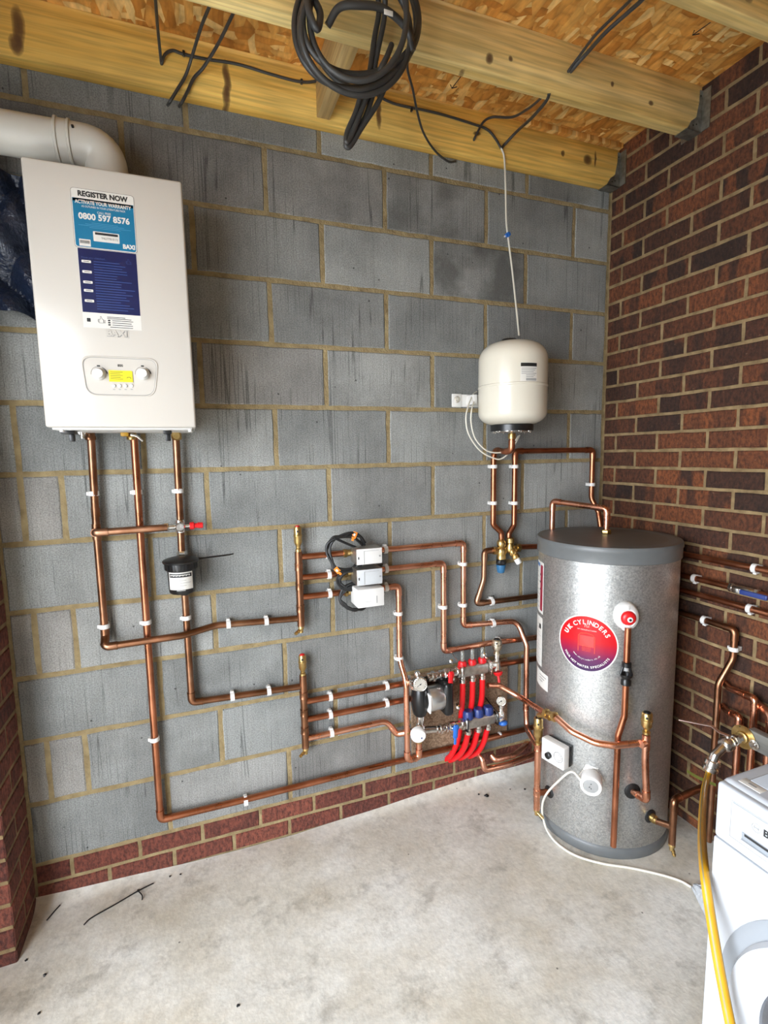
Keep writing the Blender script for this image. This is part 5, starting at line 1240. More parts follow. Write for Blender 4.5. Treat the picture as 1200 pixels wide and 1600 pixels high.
# discharge pipe with tundish
RD = .0112
dx = p + n * .034; X_, Y_ = dx.x, dx.y
t0, t1 = zat(X_, Y_, 1034), zat(X_, Y_, 1070)
pipe('discharge_pipe', 'short copper pipe between the red relief knob and the black tundish', 'pipe', [(X_, Y_, p.z - .035), (X_, Y_, t0 - .004)], RD, M_COPDARK, 'relief discharge pipes')
td = thing('tundish', 'black plastic tundish in the discharge pipe on the cylinder front', 'tundish', (X_, Y_, t1)); h = t0 - t1
mb = MB(); Tm = Matrix.Translation((X_, Y_, t1))
mb.lathe([(.013, 0), (.018, .002), (.018, h * .22), (.015, h * .26), (.015, h * .30), (.022, h * .40), (.022, h * .47), (.019, h * .47), (.012, h * .32)], 0, Tm, 20)
mb.lathe([(.010, h * .78), (.0165, h * .80), (.0165, h * .97), (.012, h)], 0, Tm, 20)
nn = n; tt = Vector((-n.y, n.x, 0))
for sg in (-1, 1): mb.tube([Vector((X_, Y_, t1 + h * .44)) + tt * .0195 * sg, Vector((X_, Y_, t1 + h * .62)) + tt * .015 * sg, Vector((X_, Y_, t1 + h * .80)) + tt * .011 * sg], .0045, 0, 8)
mb.build('tundish_body', M_BLACK, td)
mb = MB(); mb.lathe([(.009, h * .62), (.009, h * .78)], 0, Tm, 12); mb.build('air_break_outlet', M_GREYP, td)
q3_ = cp(963, 1160, .036); zk = zat(X_, Y_, 1135)
pipe('discharge_pipe', 'long dark copper pipe hanging down the cylinder front below the tundish', 'pipe', [(X_, Y_, t1 + .004), (X_, Y_, zat(X_, Y_, 1118)), (X_ - .016, Y_ + .010, zat(X_, Y_, 1150)), (X_ - .018, Y_ + .010, zat(X_ - .018, Y_ + .01, 1322))], RD, M_COPDARK, 'relief discharge pipes', bends={1: .05, 2: .05})
# coil connections: cross pipe in front
zc = zat(LPX, LPY, 1118)
pv = cp(851, 1114, .046); pv2 = cp(870, 1121, .050)
ct = [wp(762, 1071, .09), wp(780, 1071, .09), cp(822, 1094, .085) if False else on(815, 1091, y=-.155), pv]
pipe('copper_pipe', 'copper pipe from the manifold sloping out to the brass tee at the cylinder', 'pipe', ct, R22, M_COPPER, 'cylinder coil pipes', bends={1: .04, 2: .08})
RP = cp(1008, 1185, .062); RPX, RPY = RP.x, RP.y
zr_ = zat(RPX, RPY, 1160)
pipe('copper_pipe', 'curved copper pipe crossing the cylinder front below the round sticker', 'pipe', [cp(869, 1121, .048), cp(893, 1143, .062), cp(930, 1161, .068), cp(960, 1165, .068), Vector((RPX, RPY, zr_))], R22, M_COPPER, 'cylinder coil pipes', bends={1: .07, 2: .10, 3: .07})
tb = thing('brass_tee', 'brass compression tee joining the copper pipes at the left of the cylinder', 'fitting', tuple(pv2)); dp = (cp(869, 1121, .048) - pv).normalized()
c_ = (pv + cp(869, 1121, .048)) / 2
mb = MB(); mb.tube([c_ - dp * .02, c_ + dp * .02], .0155, 0, 14); mb.lathe_at([(.015, 0), (.019, .002), (.019, .016), (.015, .018)], c_ + dp * .012, dp, 0, 6); mb.lathe_at([(.015, 0), (.019, .002), (.019, .016), (.015, .018)], c_ - dp * .030, dp, 0, 6)
cL = Vector((LPX, LPY, zc)); mb.tube([c_, c_ + Vector((-.01, -.01, -.004)), (c_ + cL) / 2 + Vector((0, 0, .006)), cL + Vector((0, 0, .0))], [.012, .012, .0105, .010], 0, 12); mb.build('tee_body', M_BRASS, tb)
zL1 = zat(LPX, LPY, 1163); zL0 = zat(LPX, LPY, 1264)
pipe('copper_pipe', 'upright copper pipe on the left edge of the cylinder under a brass air vent', 'pipe', [(LPX, LPY, zL0), (LPX, LPY, zL1 + .004)], R22 * 1.05, M_COPPER, 'cylinder coil pipes', rings=(((LPX, LPY, zL1 - .012), (0, 0, 1)), ((LPX, LPY, zat(LPX, LPY, 1238)), (0, 0, 1))))
vent('brass air vent above the upright pipe on the left edge of the cylinder', (LPX, LPY, zL1), (zat(LPX, LPY, 1117) - zL1) * .97, .019, M_BLACK)
drain('brass drain cock under the upright pipe on the left edge of the cylinder', (LPX, LPY, zL0 + .003), (.35, -.75, -.5))
pc_ = cp(858, 1237); nn = Vector((cos(cth(pc_)), sin(cth(pc_)), 0))
def boss(p, r=.030):
    th = cth(p); n = Vector((cos(th), sin(th), 0)); mb = MB(); mb.lathe_at([(r, -.006), (r, .002), (r * .8, .006), (.012, .007)], p, n, 0, 24); mb.build('pipe_boss', M_RUBBER, cyl); return n
n1 = boss(pc_, .024)
pipe('copper_pipe', 'short copper stub from the cylinder to the upright pipe on its left edge', 'pipe', [pc_ + n1 * .002, Vector((LPX, LPY, pc_.z))], R22, M_COPDARK, 'cylinder coil pipes')
pr_ = cp(988, 1236); n2 = boss(pr_, .030); pe = Vector((RPX + .012, RPY - .004, zat(RPX + .012, RPY, 1250)))
k1 = pr_ + n2 * .02
pipe('copper_pipe', 'upright, slightly bent copper pipe on the right of the cylinder front', 'pipe', [Vector((RPX, RPY, zat(RPX, RPY, 1148))), Vector((RPX, RPY, zat(RPX, RPY, 1185))), Vector((RPX + .004, RPY, zat(RPX, RPY, 1205))), pe, pr_ + n2 * .004], R22, M_COPPER, 'cylinder coil pipes', elbows=(3,), bends={1: .05, 2: .05, 3: .018}, tees=(((RPX, RPY, zr_), (0, 0, 1), (cp(960, 1165, .068) - RP).normalized() if False else (-.9, -.1, .05)),))
zv = zat(RPX, RPY, 1146); vent('brass air vent above the cross pipe at the right of the cylinder front', (RPX, RPY, zv), (zat(RPX, RPY, 1110) - zv) * .97, .0185, M_BLACK)
# cold feed at the lower right
pq = cp(1016, 1275); n3 = boss(pq, .026); ce = on(1036, 1296, y=-.56)
cf = pq + n3 * .095
CFX, CFY = cf.x, cf.y
mb = MB(); mb.lathe_at([(.012, 0), (.016, .002), (.016, .018), (.013, .020), (.013, .028), (.010, .030)], pq + n3 * .004, n3, 0, 10); mb.build('feed_union', M_BRASS, cyl)
zf0 = zat(CFX, CFY, 1318); zf1 = zat(CFX, CFY, 1250)
er = on(1102, 1228, x=-.06)
pipe('copper_pipe', 'short dull copper feed pipe stub at the lower right of the cylinder', 'pipe', [pq + n3 * .03, Vector((CFX, CFY, zat(CFX, CFY, 1292)))], R22 * .95, M_COPDULL, 'cold feed pipes')
pipe('copper_pipe', 'dull upright copper pipe right of the cylinder foot, bending back towards the side wall', 'pipe', [Vector((CFX, CFY, zf0)), Vector((CFX, CFY, zf1)), er], R22, M_COPDULL, 'cold feed pipes', elbows=(1,))
drain('brass drain cock under the feed pipe at the lower right of the cylinder', (CFX, CFY, zf0 + .003), (.1, -.3, -1))
# loop over the lid
la = on(947, 836, z=CZ); lb_ = on(856, 838, z=CZ)
zt1 = zat(la.x, la.y, 795); back = Vector((-.455, -.128, 0)); back = on(862, 850, y=-.10); back = Vector((back.x, -.10, 0)); zt2 = zt1 + .006
zt2 = zat(back.x, back.y, 783)
pipe('copper_pipe', 'copper loop rising from the cylinder lid and dropping behind its left edge', 'pipe', [Vector((la.x, la.y, CZ - .0)), Vector((la.x, la.y, zt1)), Vector((back.x, back.y, zt2)), Vector((back.x, back.y, 1.0))], R22, M_COPPER, None, elbows=(1, 2))
mb = MB(); mb.lathe([(.017, 0), (.019, .003), (.019, .016), (.015, .020)], 0, Matrix.Translation((la.x, la.y, CZ + .004)), 6); mb.build('lid_union', M_BRASS, cyl)
# thermostat
pt = cp(872, 1174); th = cth(cp(876, 1174)); n = Vector((cos(th), sin(th), 0)); u = Vector((-sin(th), cos(th), 0))
cc = Vector((CX, CY, 0)) + n * CR; uL = cp(850, 1170); uR = cp(886, 1180)
fz1 = zat(cc.x + n.x * .04, cc.y + n.y * .04, 1160); fz0 = zat(cc.x + n.x * .04, cc.y + n.y * .04, 1194)
cz_ = (fz1 + fz0) / 2 + .002; hh = .045; ww = .052
Mt = frame((cc.x, cc.y, cz_), u, (0, 0, 1), n)
th_ = thing('cylinder_thermostat', 'white boxy thermostat strapped on the lower left of the cylinder', 'thermostat', (cc.x + n.x * .01, cc.y + n.y * .01, cz_ - hh))
mb = MB(); mb.box((-ww, -hh, .016), (ww, hh, .052), 0, .005, Mt, 3); mb.build('housing', M_PLASW, th_)
mb = MB(); mb.box((-ww + .003, -hh + .004, .002), (ww + .002, hh - .004, .018), 0, .003, Mt); mb.box((-.014, -hh - .006, .012), (.012, -hh + .004, .030), 0, .003, Mt); mb.build('back_plate', M_BLACK, th_)
mb = MB(); mb.lathe([(.0125, .052), (.0125, .064), (.010, .066)], 0, Mt @ Matrix.Translation((-.014, -.012, 0)), 20); mb.build('black_dial', M_BLACK, th_)
mb = MB(); mb.lathe([(.020, .052), (.020, .0527), (.0185, .0527)], 0, Mt @ Matrix.Translation((.028, .0, 0)), 24); mb.tube([Mt @ Vector((.028 + .0195 * cos(a), .0195 * sin(a), .0528)) for a in [2 * pi * k / 24 for k in range(25)]], .0009, 1, 4)
for k in range(6): mb.box((.011, -.0012, .0526), (.0145, .0012, .0532), 1, 0, Mt @ Matrix.Translation((.028, 0, 0)) @ Matrix.Rotation(radians(-100 + 34 * k), 4, 'Z'))
mb.build('scale_window', [M_PLASW, M_INK], th_)
# immersion heater
pi_ = cp(924, 1214); n = boss(pi_, .001); n = Vector((cos(cth(pi_)), sin(cth(pi_)), 0)); n = (n + Vector((0, -.15, -.02))).normalized()
im = thing('immersion_heater', 'round white immersion heater head on the lower front of the cylinder', 'immersion heater', tuple(pi_))
mb = MB(); mb.lathe_at([(.046, -.004), (.046, .006), (.036, .010)], pi_, n, 0, 6); mb.build('heater_flange', M_CHROME, im)
mb = MB(); mb.lathe_at([(.038, .004), (.039, .010), (.039, .056), (.036, .060), (.028, .0605), (.026, .057)], pi_, n, 0, 36); mb.build('heater_cover', M_PLASW, im)
mb = MB(); mb.lathe_at([(.026, .056), (.026, .0575), (.024, .058)], pi_, n, 0, 28)
for k in range(4): q_ = pi_ + n * .0585 + Vector((.008 * cos(k * 1.6), 0, .009 * sin(k * 1.6))); mb.cyl(q_, q_ + n * .0008, .002, 1, 6)
mb.build('grey_centre', [M_GREYP, M_INK], im)
# heater flex round the cylinder foot to the bag
h0 = pi_ + n * .035 + Vector((-.035, .01, .008))
fl_pts = [h0, cp(893, 1206, .050), cp(872, 1221, .045), cp(853, 1242, .040), cp(847, 1262, .035), cp(850, 1284, .03), fp(858, 1303, .02), fp(873, 1320, .006), fp(900, 1337, .0045), fp(940, 1349, .0045), fp(985, 1356, .0045), fp(1030, 1366, .0045), fp(1062, 1376, .0045), fp(1080, 1386, .006)]
mb = MB(); mb.tube(catmull(fl_pts, 8), .0042, 0, 8); tag(mb.build('heater_flex', M_CWIRE), 'white cable from the immersion heater curving over the floor round the cylinder', 'cable')

# ================================================================== pipes on the brick side wall
def RW(px, py, o=.03): return rp(px, py, o)
ps = {}
a = RW(1180, 888); zz1 = a.z
def hrun(label, pts, mat=M_COPDARK, **k): return pipe('copper_pipe', label, 'pipe', pts, R22 * .95, mat, 'pipes on the brick wall', **k)
hrun('topmost horizontal copper pipe on the brick side wall', [(-.03, -.20, zz1), (-.03, -1.3, zz1)])
z2 = RW(1120, 912).z; hrun('second horizontal copper pipe on the brick wall, with a blue lever valve', [(-.03, -.20, z2), (-.03, -1.3, z2)])
z3 = RW(1160, 948).z; hrun('third horizontal copper pipe down on the brick side wall', [(-.03, -.20, z3), (-.03, -1.3, z3)])
z4 = RW(1110, 972).z; y4 = RW(1148, 990).y
j1, j2, j3 = RW(1147, 1030), on(1127, 1068, x=-.06), on(1120, 1105, x=-.07)
hrun('copper pipe on the brick wall turning down with a swan-neck bend, left of the tap', [(-.03, -.20, z4), (-.03, y4, z4), (-.03, y4, j1.z), (-.075, j2.y, j2.z), (-.075, j2.y, .05)], M_COPDULL, elbows=(1,), bends={1: .03, 2: .06, 3: .06})
def drop(px0, py0, px1, py1, xo, label, mat=M_COPPER):
    a = on(px0, py0, x=-.012); b = on(px1, py1, x=-xo); hrun(label, [(-.012, a.y + .02, a.z + .004), (-.03, a.y - .01, a.z), (-xo, b.y, b.z), (-xo, b.y, b.z - .035), (-xo, b.y, .05)], mat, elbows=(2,), bends={1: .02, 2: .016, 3: .03})
drop(1140, 1072, 1180, 1092, .050, 'bright copper pipe with an elbow, behind the brass tap plate')
drop(1137, 1108, 1155, 1120, .050, 'smaller copper pipe elbow left of the brass tap plate')
drop(1190, 1100, 1204, 1118, .050, 'copper pipe elbow at the right edge, above the timber batten')
for (px, py, zq_, ax, lb) in ((1180, 889, zz1, 'h', 'white clip on the topmost pipe of the brick wall'), (1086, 903, z2, 'h', 'white clip on the blue-valve pipe, right beside the cylinder'), (1172, 952, z3, 'h', 'white clip on the third pipe of the brick wall'), (1101, 969, z4, 'h', 'white clip at the left of the swan-neck pipe')):
    P = RW(px, py); P.z = zq_; o = clip(P, 'v', lb); o.rotation_euler = (Matrix(((0, 1, 0), (0, 0, 1), (1, 0, 0)))).to_euler()
P = RW(1147, 1014); P.y = y4; clip(P, 'v', 'white clip round the upright part of the swan-neck pipe', 'right')
# blue lever ball valve
va = RW(1147, 920); va.z = z2
t = thing('ball_valve', 'small ball valve with a blue lever in a copper pipe on the brick wall', 'valve', tuple(va))
mb = MB(); mb.cyl(va + Vector((0, .012, 0)), va + Vector((0, -.085, 0)), .014, 0, 12, bev=.002)
for dy_ in (.016, -.074): mb.lathe_at([(.014, 0), (.017, .002), (.017, .012), (.014, .014)], va + Vector((0, dy_, 0)), (0, -1, 0), 0, 6)
mb.cyl(va + Vector((0, -.03, 0)), va + Vector((-.026, -.03, 0)), .006, 0, 10); mb.build('valve_body', M_CHROME, t)
mb = MB(); q0 = va + Vector((-.028, -.028, 0)); mb.box(q0 + Vector((-.004, -.014, -.009)), q0 + Vector((.002, .014, .009)), 0, .002); mb.build('lever_hub', M_CHROME, t)
mb = MB(); mb.box(q0 + Vector((-.006, -.105, -.009)), q0 + Vector((.003, -.012, .009)), 0, .004, seg=3); mb.build('blue_lever', M_NAVY, t)

# ---- batten, wall plate and garden tap
tc_ = on(1160, 1152, x=-.13); TY, TZ = tc_.y, tc_.z
ba = on(1178, 1136, x=-.125)
mb = MB(); bb = MB(); bb.box((-.123, -1.25, TZ - .028), (-.092, TY - .012, TZ + .036), 0, .002)
tag(bb.build('timber_batten', mat_timber('weathered_batten', (.12, .115, .10), (.26, .25, .22), (), 4.0, 'y')), 'weathered grey timber batten at the right edge, above the washing machine', 'batten')
mb = MB(); bx = MB(); bx.box((-.092, TY - .20, TZ - .028), (-.002, TY - .13, TZ + .036), 0, .002); tag(bx.build('timber_spacer', M_T2), 'short timber spacer block holding the batten off the brick wall', 'batten')
tap = thing('garden_tap', 'chrome lever tap on a round brass wall plate, feeding the yellow hose', 'tap', (-.125, TY, TZ))
mb = MB(); out = [(.040 * cos(a), .040 * sin(a)) for a in [2 * pi * k / 40 for k in range(40)]]
Mp = frame((-.124, TY, TZ), (0, -1, 0), (0, 0, 1), (-1, 0, 0))
mb.lathe([(.038, 0), (.040, .001), (.040, .003), (.021, .004), (.019, .012), (.015, .014)], 0, Mp, 36)
mb.cyl(Mp @ Vector((-.012, .030, .0025)), Mp @ Vector((-.012, .030, .0034)), .0035, 1, 10); mb.build('wall_plate', [M_BRASS, M_INK], tap)
mb = MB(); mb.box((-.012, -.004, 0), (.012, .004, .002), 0, 0, Mp @ Matrix.Translation((.036, -.006, .004))); mb.lathe([(.0165, .0032), (.0165, .0045), (.006, .006), (.006, .009)], 0, Mp @ Matrix.Translation((.037, -.008, 0)), 24); mb.build('fixing_washer', M_CHROME, tap)
t0 = Vector((-.135, TY, TZ)); t1 = on(1130, 1165, x=-.215); t2 = on(1117, 1180, x=-.25); t3 = on(1113, 1192, x=-.255)
mb = MB(); dA = (t1 - t0).normalized(); mb.tube([t0, t1], .0135, 0, 16); mb.lathe_at([(.016, 0), (.019, .002), (.019, .014), (.016, .016)], t0 + dA * .02, dA, 0, 6); mb.lathe_at([(.018, 0), (.024, .006), (.025, .018), (.024, .030), (.018, .036)], t0 + dA * .048, dA, 0, 20)
pa = fillet([t1 - dA * .01, t2, t3], {1: .02}); mb.tube(pa, .0145, 0, 16); mb.build('tap_body', M_CHROME, tap)
dB = (t3 - t2).normalized(); mb = MB(); mb.lathe_at([(.016, -.012), (.023, -.010), (.024, .004), (.018, .008), (.018, .012), (.024, .014), (.024, .026), (.014, .030)], t3, dB, 0, 10); mb.build('hose_union', M_CHROME, tap)
lv0 = t0 + dA * .062 + Vector((0, 0, .024)); lv1 = on(1112, 1135, x=-.235); lv2 = on(1062, 1125, x=-.30)
mb = MB(); mb.cyl(lv0 - Vector((0, 0, .006)), lv0 + Vector((0, 0, .006)), .009, 1, 12)
def strap(pts, wdt, th):
    side = Vector((1, .33, -.15)).normalized(); vs = []
    for q in pts:
        q = Vector(q); vs += [q - side * wdt, q + side * wdt, q + side * wdt + Vector((0, 0, th)), q - side * wdt + Vector((0, 0, th))]
    fs = []
    for i in range(len(pts) - 1):
        for k in range(4): fs.append([i * 4 + k, i * 4 + (k + 1) % 4, (i + 1) * 4 + (k + 1) % 4, (i + 1) * 4 + k])
    fs += [[3, 2, 1, 0], [len(vs) - 4, len(vs) - 3, len(vs) - 2, len(vs) - 1]]; return vs, fs
vs, fs = strap([lv0 + Vector((0, 0, .004)), lv0 * .5 + lv1 * .5 + Vector((0, 0, -.004)), lv1, lv1 * .35 + lv2 * .65, lv2], .0085, .003); mb.add(vs, fs, 0)
mb.build('tap_lever', [mat_metal('worn_lever', (.72, .50, .42), (.86, .74, .68), .35), M_CHROME], tap)
# hose: down past the corner of the washing machine and along its front
hp = [t3 + dB * .014, t3 + dB * .05, on(1100, 1240, x=-.40), on(1097, 1300, x=-.66), on(1100, 1355, x=-.83), on(1108, 1415, x=-.865), on(1120, 1490, x=-.89), on(1133, 1560, x=-.90), on(1142, 1605, x=-.905), on(1158, 1690, x=-.90)]
cps = catmull(hp, 10); cps[-1].z = max(cps[-1].z, .012)
mb = MB(); N_ = len(cps); rr = .0098; vs = []; K = 20
T = [(cps[min(i + 1, N_ - 1)] - cps[max(i - 1, 0)]).normalized() for i in range(N_)]; u = T[0].cross(Vector((0, 1, 0))).normalized()
for i in range(N_):
    if i: u = T[i - 1].rotation_difference(T[i]) @ u
    w_ = T[i].cross(u)
    for k in range(K): a = 2 * pi * k / K; vs.append(cps[i] + u * cos(a) * rr + w_ * sin(a) * rr)
for k in range(K): mb.add([], [], 0)
fsA = []; fsB = []
for i in range(N_ - 1):
    for k in range(K):
        f = [i * K + k, i * K + (k + 1) % K, (i + 1) * K + (k + 1) % K, (i + 1) * K + k]; (fsB if k % 5 == 0 else fsA).append(f)
mb.add(vs, fsA, 0, smooth=True); mb.add(vs, fsB, 1, smooth=True)
tag(mb.build('garden_hose', [M_YEL, M_HOSES]), 'yellow striped garden hose hanging from the tap past the washing machine', 'hose')

# ================================================================== washing machine
WX, WY = -.83, -1.221; WH = .848; WX1 = -.25; WY1 = WY - .598
wm = thing('washing_machine', 'white front-loading washing machine at the lower right, beside the yellow hose', 'washing machine', ((WX + WX1) / 2, (WY + WY1) / 2, 0))
mb = MB(); mb.box((WX + .012, WY1, .012), (WX1, WY, WH - .030), 0, .006); mb.build('cabinet', M_WM, wm)
mb = MB(); mb.box((WX + .008, WY1, WH - .034), (WX1, WY, WH), 0, .016, seg=5); mb.poly([(0, 0)] * 0 or [(WX + .045, WY - .040), (WX1 - .03, WY - .040), (WX1 - .03, WY1 + .04), (WX + .045, WY1 + .04)], 0)
mb.v = mb.v[:-4]; mb.f.pop(); mb.m.pop(); mb.s.pop(); mb.c.pop()
mb.box((WX + .052, WY1 + .03, WH - .001), (WX1 - .02, WY - .034, WH + .0015), 1, .001); mb.box((WX + .050, WY1 + .028, WH - .002), (WX1 - .018, WY - .032, WH + .0005), 2, 0)
mb.build('worktop', [M_WM, plain('top_grey', (.50, .55, .60), .35, 0, .05, 12), M_GREYINK], wm)
mb = MB(); pA = on(1176, 1228, z=WH); mb.box((pA.x - .011, pA.y - .022, WH), (pA.x + .011, pA.y + .022, WH + .0012), 0, .001); mb.box((pA.x - .003, pA.y - .008, WH + .001), (pA.x + .003, pA.y + .008, WH + .0015), 1); mb.build('small_label', [M_LBL, M_GREYINK], wm)
FX = WX
Mw = frame((FX, 0, 0), (0, -1, 0), (0, 0, 1), (-1, 0, 0))       # local x = -world y, local y = height, local z out of the front
y0 = -WY
mb = MB(); mb.box((y0 + .002, WH - .132, -.02), (y0 + .596, WH - .006, .004), 0, .008, Mw, 3); mb.build('control_panel', M_WM, wm)
mb = MB(); mb.box((y0 + .0, .075, -.02), (y0 + .598, WH - .135, .001), 0, .004, Mw); mb.build('front_panel', M_WM, wm)
mb = MB(); mb.box((y0 + .004, .0, -.03), (y0 + .594, .072, -.004), 0, .003, Mw); mb.build('plinth', M_WM, wm)
# drawer
d0, d1 = y0 + .036, y0 + .240; e1, e0 = WH - .028, WH - .108
mb = MB(); mb.tube([Mw @ Vector(q) for q in ((d0, e0, .0042), (d0, e1, .0042), (d1, e1, .0042), (d1, e0, .0042), (d0, e0, .0042))], .0008, 0, 4); mb.build('drawer_seam', M_GREYINK, wm)
mb = MB(); mb.box((d0 + .002, WH - .072, .002), (d1 - .002, e1 - .002, .0065), 0, .002, Mw); dr = mb.build('detergent_drawer', M_WM, wm)
mb = MB(); mb.box((d0 + .024, e0 + .012, .0035), (d1 - .02, WH - .080, .0055), 1, .001, Mw); mb.box((d0 + .030, WH - .086, .005), (d1 - .02, WH - .081, .0062), 0, 0, Mw); mb.box((d0 + .024, e0 + .008, .003), (d1 - .02, e0 + .013, .010), 2, .002, Mw); mb.build('drawer_grip', [M_INK, M_WMG, M_WM], dr)
lg = on(1182, 1294, x=FX - .0066); ly, lz = -lg.y, lg.z
mb = MB(); cpt = lambda r, a, z_=.0068: Mw @ Vector((ly + r * cos(a), lz + r * sin(a), z_))
mb.tube([cpt(.0088, 2 * pi * k / 28) for k in range(29)], .0007, 0, 5)
mb.tube([cpt(.0050, radians(a)) for a in range(-50, 51, 10)], .0007, 0, 5); mb.tube([cpt(.0050, radians(a)) for a in range(130, 231, 10)], .0007, 0, 5)
mb.tube([Mw @ Vector((ly - .004, lz, .0068)), Mw @ Vector((ly + .004, lz, .0068))], .0012, 0, 5)
lb2 = on(1192.5, 1302, x=FX - .0066)
mb.text('BOSCH', .020, 1, Mw @ Matrix.Translation((-lb2.y, lz - .0, 0)), .0069, bold=.04, align='LEFT')
mb.build('brand_mark', [M_GREYINK, M_INK], dr)
# door
DYc, DZc = y0 + .297, .43
Md = Mw @ Matrix.Translation((DYc, DZc, 0))
mb = MB(); mb.lathe([(.262, -.002), (.262, .004), (.250, .010), (.205, .012)], 0, Md, 72); door = mb.build('door_surround', M_WMG, wm)
mb = MB(); mb.lathe([(.225, .008), (.232, .014), (.226, .030), (.205, .040), (.172, .036), (.165, .028)], 0, Md, 72); mb.build('door_rim', M_WM, wm)
mb = MB(); mb.lathe([(.168, .027), (.150, .036), (.10, .046), (.03, .050), (.002, .0505)], 0, Md, 64); mb.build('door_glass', M_GLASS, wm)
for (a, b) in ((.03, .03), (.03, .55), (.55, .03), (.55, .55)):
    mb = MB(); mb.cyl((WX + .02 + b, WY - a - .005, 0), (WX + .02 + b, WY - a - .005, .016), .018, 0, 14); mb.build('foot', M_BLACK, wm)
# plastic bag and tape strip behind it
bm = MB(); random.seed(9); vs = []; nu, nv = 20, 14
c0_ = fp(1083, 1388); 
for j in range(nv + 1):
    for i in range(nu + 1):
        u = i / nu; v = j / nv; w2 = .012 + .10 * v
        x = c0_.x - .34 * v * .35 + .02; 
        px = c0_ + Vector((-.05, -.19, 0)) * v; side = Vector((.8, -.25, 0)).normalized()
        hgt_ = (.012 + .075 * v**.7 * sin(pi * min(1, v * .8 + .15))) * sin(pi * u)**.8 * (1 + .35 * sin(u * 23 + v * 9))
        p = px + side * (u - .35) * w2 * 1.6; p.z = .003 + max(hgt_, 0); vs.append(p)
bm.add(vs, [[j * (nu + 1) + i, j * (nu + 1) + i + 1, (j + 1) * (nu + 1) + i + 1, (j + 1) * (nu + 1) + i] for j in range(nv) for i in range(nu)], 0, smooth=True)
o = bm.build('plastic_bag', mat_film()); md = o.modifiers.new('thick', 'SOLIDIFY'); md.thickness = .0008
tag(o, 'crumpled clear plastic bag on the floor against the washing machine corner', 'bag')
a = on(1073, 1204, y=-.74); b = on(1118, 1226, y=-.78); mb = MB(); pts = catmull([a, a * .6 + b * .4 + Vector((0, 0, -.004)), b], 6); vs = []
for q in pts: vs += [q + Vector((.0, .0, .004)), q - Vector((.004, .004, .004))]
mb.add(vs, [[2 * i, 2 * i + 2, 2 * i + 3, 2 * i + 1] for i in range(len(pts) - 1)], 0)
o = mb.build('tape_strip', plain('yellow_green_tape', (.14, .15, .03), .5)); md = o.modifiers.new('thick', 'SOLIDIFY'); md.thickness = .0015
tag(o, 'green-yellow strip sticking out behind the washing machine, below the tap', 'strip')

# ================================================================== cables at the ceiling
def cable(label, pts, r=.0045, mat=None, group='dark cables on the ceiling', n=8, name='cable', cat='cable'):
    mb = MB(); mb.tube(catmull(pts, n), r, 0, 8); o = mb.build(name, mat or M_CABLE); return tag(o, label, cat, group)
YJ = -.0505
c = lambda px, py, y: on(px, py, y=y)
cable('thin dark cable dropping into a hole in the wall joist, leftmost of the ceiling cables', [c(240, -50, -.37), c(243, 0, -.26), c(247, 50, -.135), c(252, 98, YJ - .004), c(252.5, 101, YJ + .01)])
cable('dark cable clipped along the wall joist from the hole towards the coil', [c(253, 101, YJ + .01), c(253, 98, YJ - .006), c(258, 85, YJ - .012), c(270, 79, YJ - .010), c(285, 84, YJ - .006), c(320, 92, YJ - .005), c(370, 100, YJ - .005), c(420, 115, YJ - .005), c(465, 127, YJ - .006), c(492, 127, YJ - .01), c(520, 118, YJ - .03)])
cable('left of two dark cables hanging down behind the wall joist above the boiler', [c(337, -30, -.385), c(331, 0, -.31), c(315, 40, -.20), c(300, 88, -.10), c(290, 118, -.068), c(277, 140, -.060), c(266, 158, -.056), c(262, 164, -.03)], .005)
cable('right of two dark cables hanging down behind the wall joist above the boiler', [c(384, -30, -.388), c(374, 0, -.33), c(360, 30, -.25), c(340, 70, -.15), c(318, 105, -.08), c(303, 122, -.062), c(293, 143, -.060), c(284, 160, -.056), c(280, 166, -.03)], .005)
cable('dark cable along the top of the wall joist from the coil to the white cable', [c(590, 150, YJ - .02), c(620, 163, YJ - .008), c(680, 176, YJ - .005), c(740, 194, YJ - .005), c(762, 203, YJ - .008), c(775, 218, YJ - .010), c(783, 232, YJ - .008)])
cable('thin dark cable hanging from the coil down to the block wall', [c(637, 90, -.33), c(637, 110, -.30), c(645, 140, -.25), c(652, 175, -.18), c(662, 208, -.12), c(680, 236, -.05), c(700, 252, -.02), c(712, 252, -.004)], .004)
cable('dark cable hooked into the hole in the wall joist, right of the coil', [c(741, 219, YJ + .01), c(741, 217, YJ - .006), c(748, 203, YJ - .012), c(756, 190, YJ - .014), c(770, 183, YJ - .03), c(800, 183, -.16), c(822, 172, -.26), c(838, 160, -.34), c(850, 148, -.40), c(853, 142, -.42)])
cable('paired dark cable running from the white cable up over the second joist', [c(783, 232, YJ - .010), c(790, 224, YJ - .014), c(808, 205, -.12), c(830, 185, -.26), c(848, 165, -.36), c(856, 153, -.40), c(858, 146, -.42)], .0055)
YK = -.437
cable('left of two dark cables leaving the hole in the second joist upwards', [c(888, 113, YK + .01), c(889, 110, YK - .005), c(905, 88, YK - .035), c(930, 55, YK - .12), c(960, 25, YK - .20), c(990, -5, YK - .29), c(1010, -30, YK - .36)], .0045)
cable('right of two dark cables leaving the hole in the second joist upwards', [c(892, 113, YK + .01), c(893, 110, YK - .005), c(918, 82, YK - .06), c(945, 52, YK - .145), c(975, 25, YK - .21), c(1003, 0, YK - .275), c(1025, -25, YK - .35)], .006)
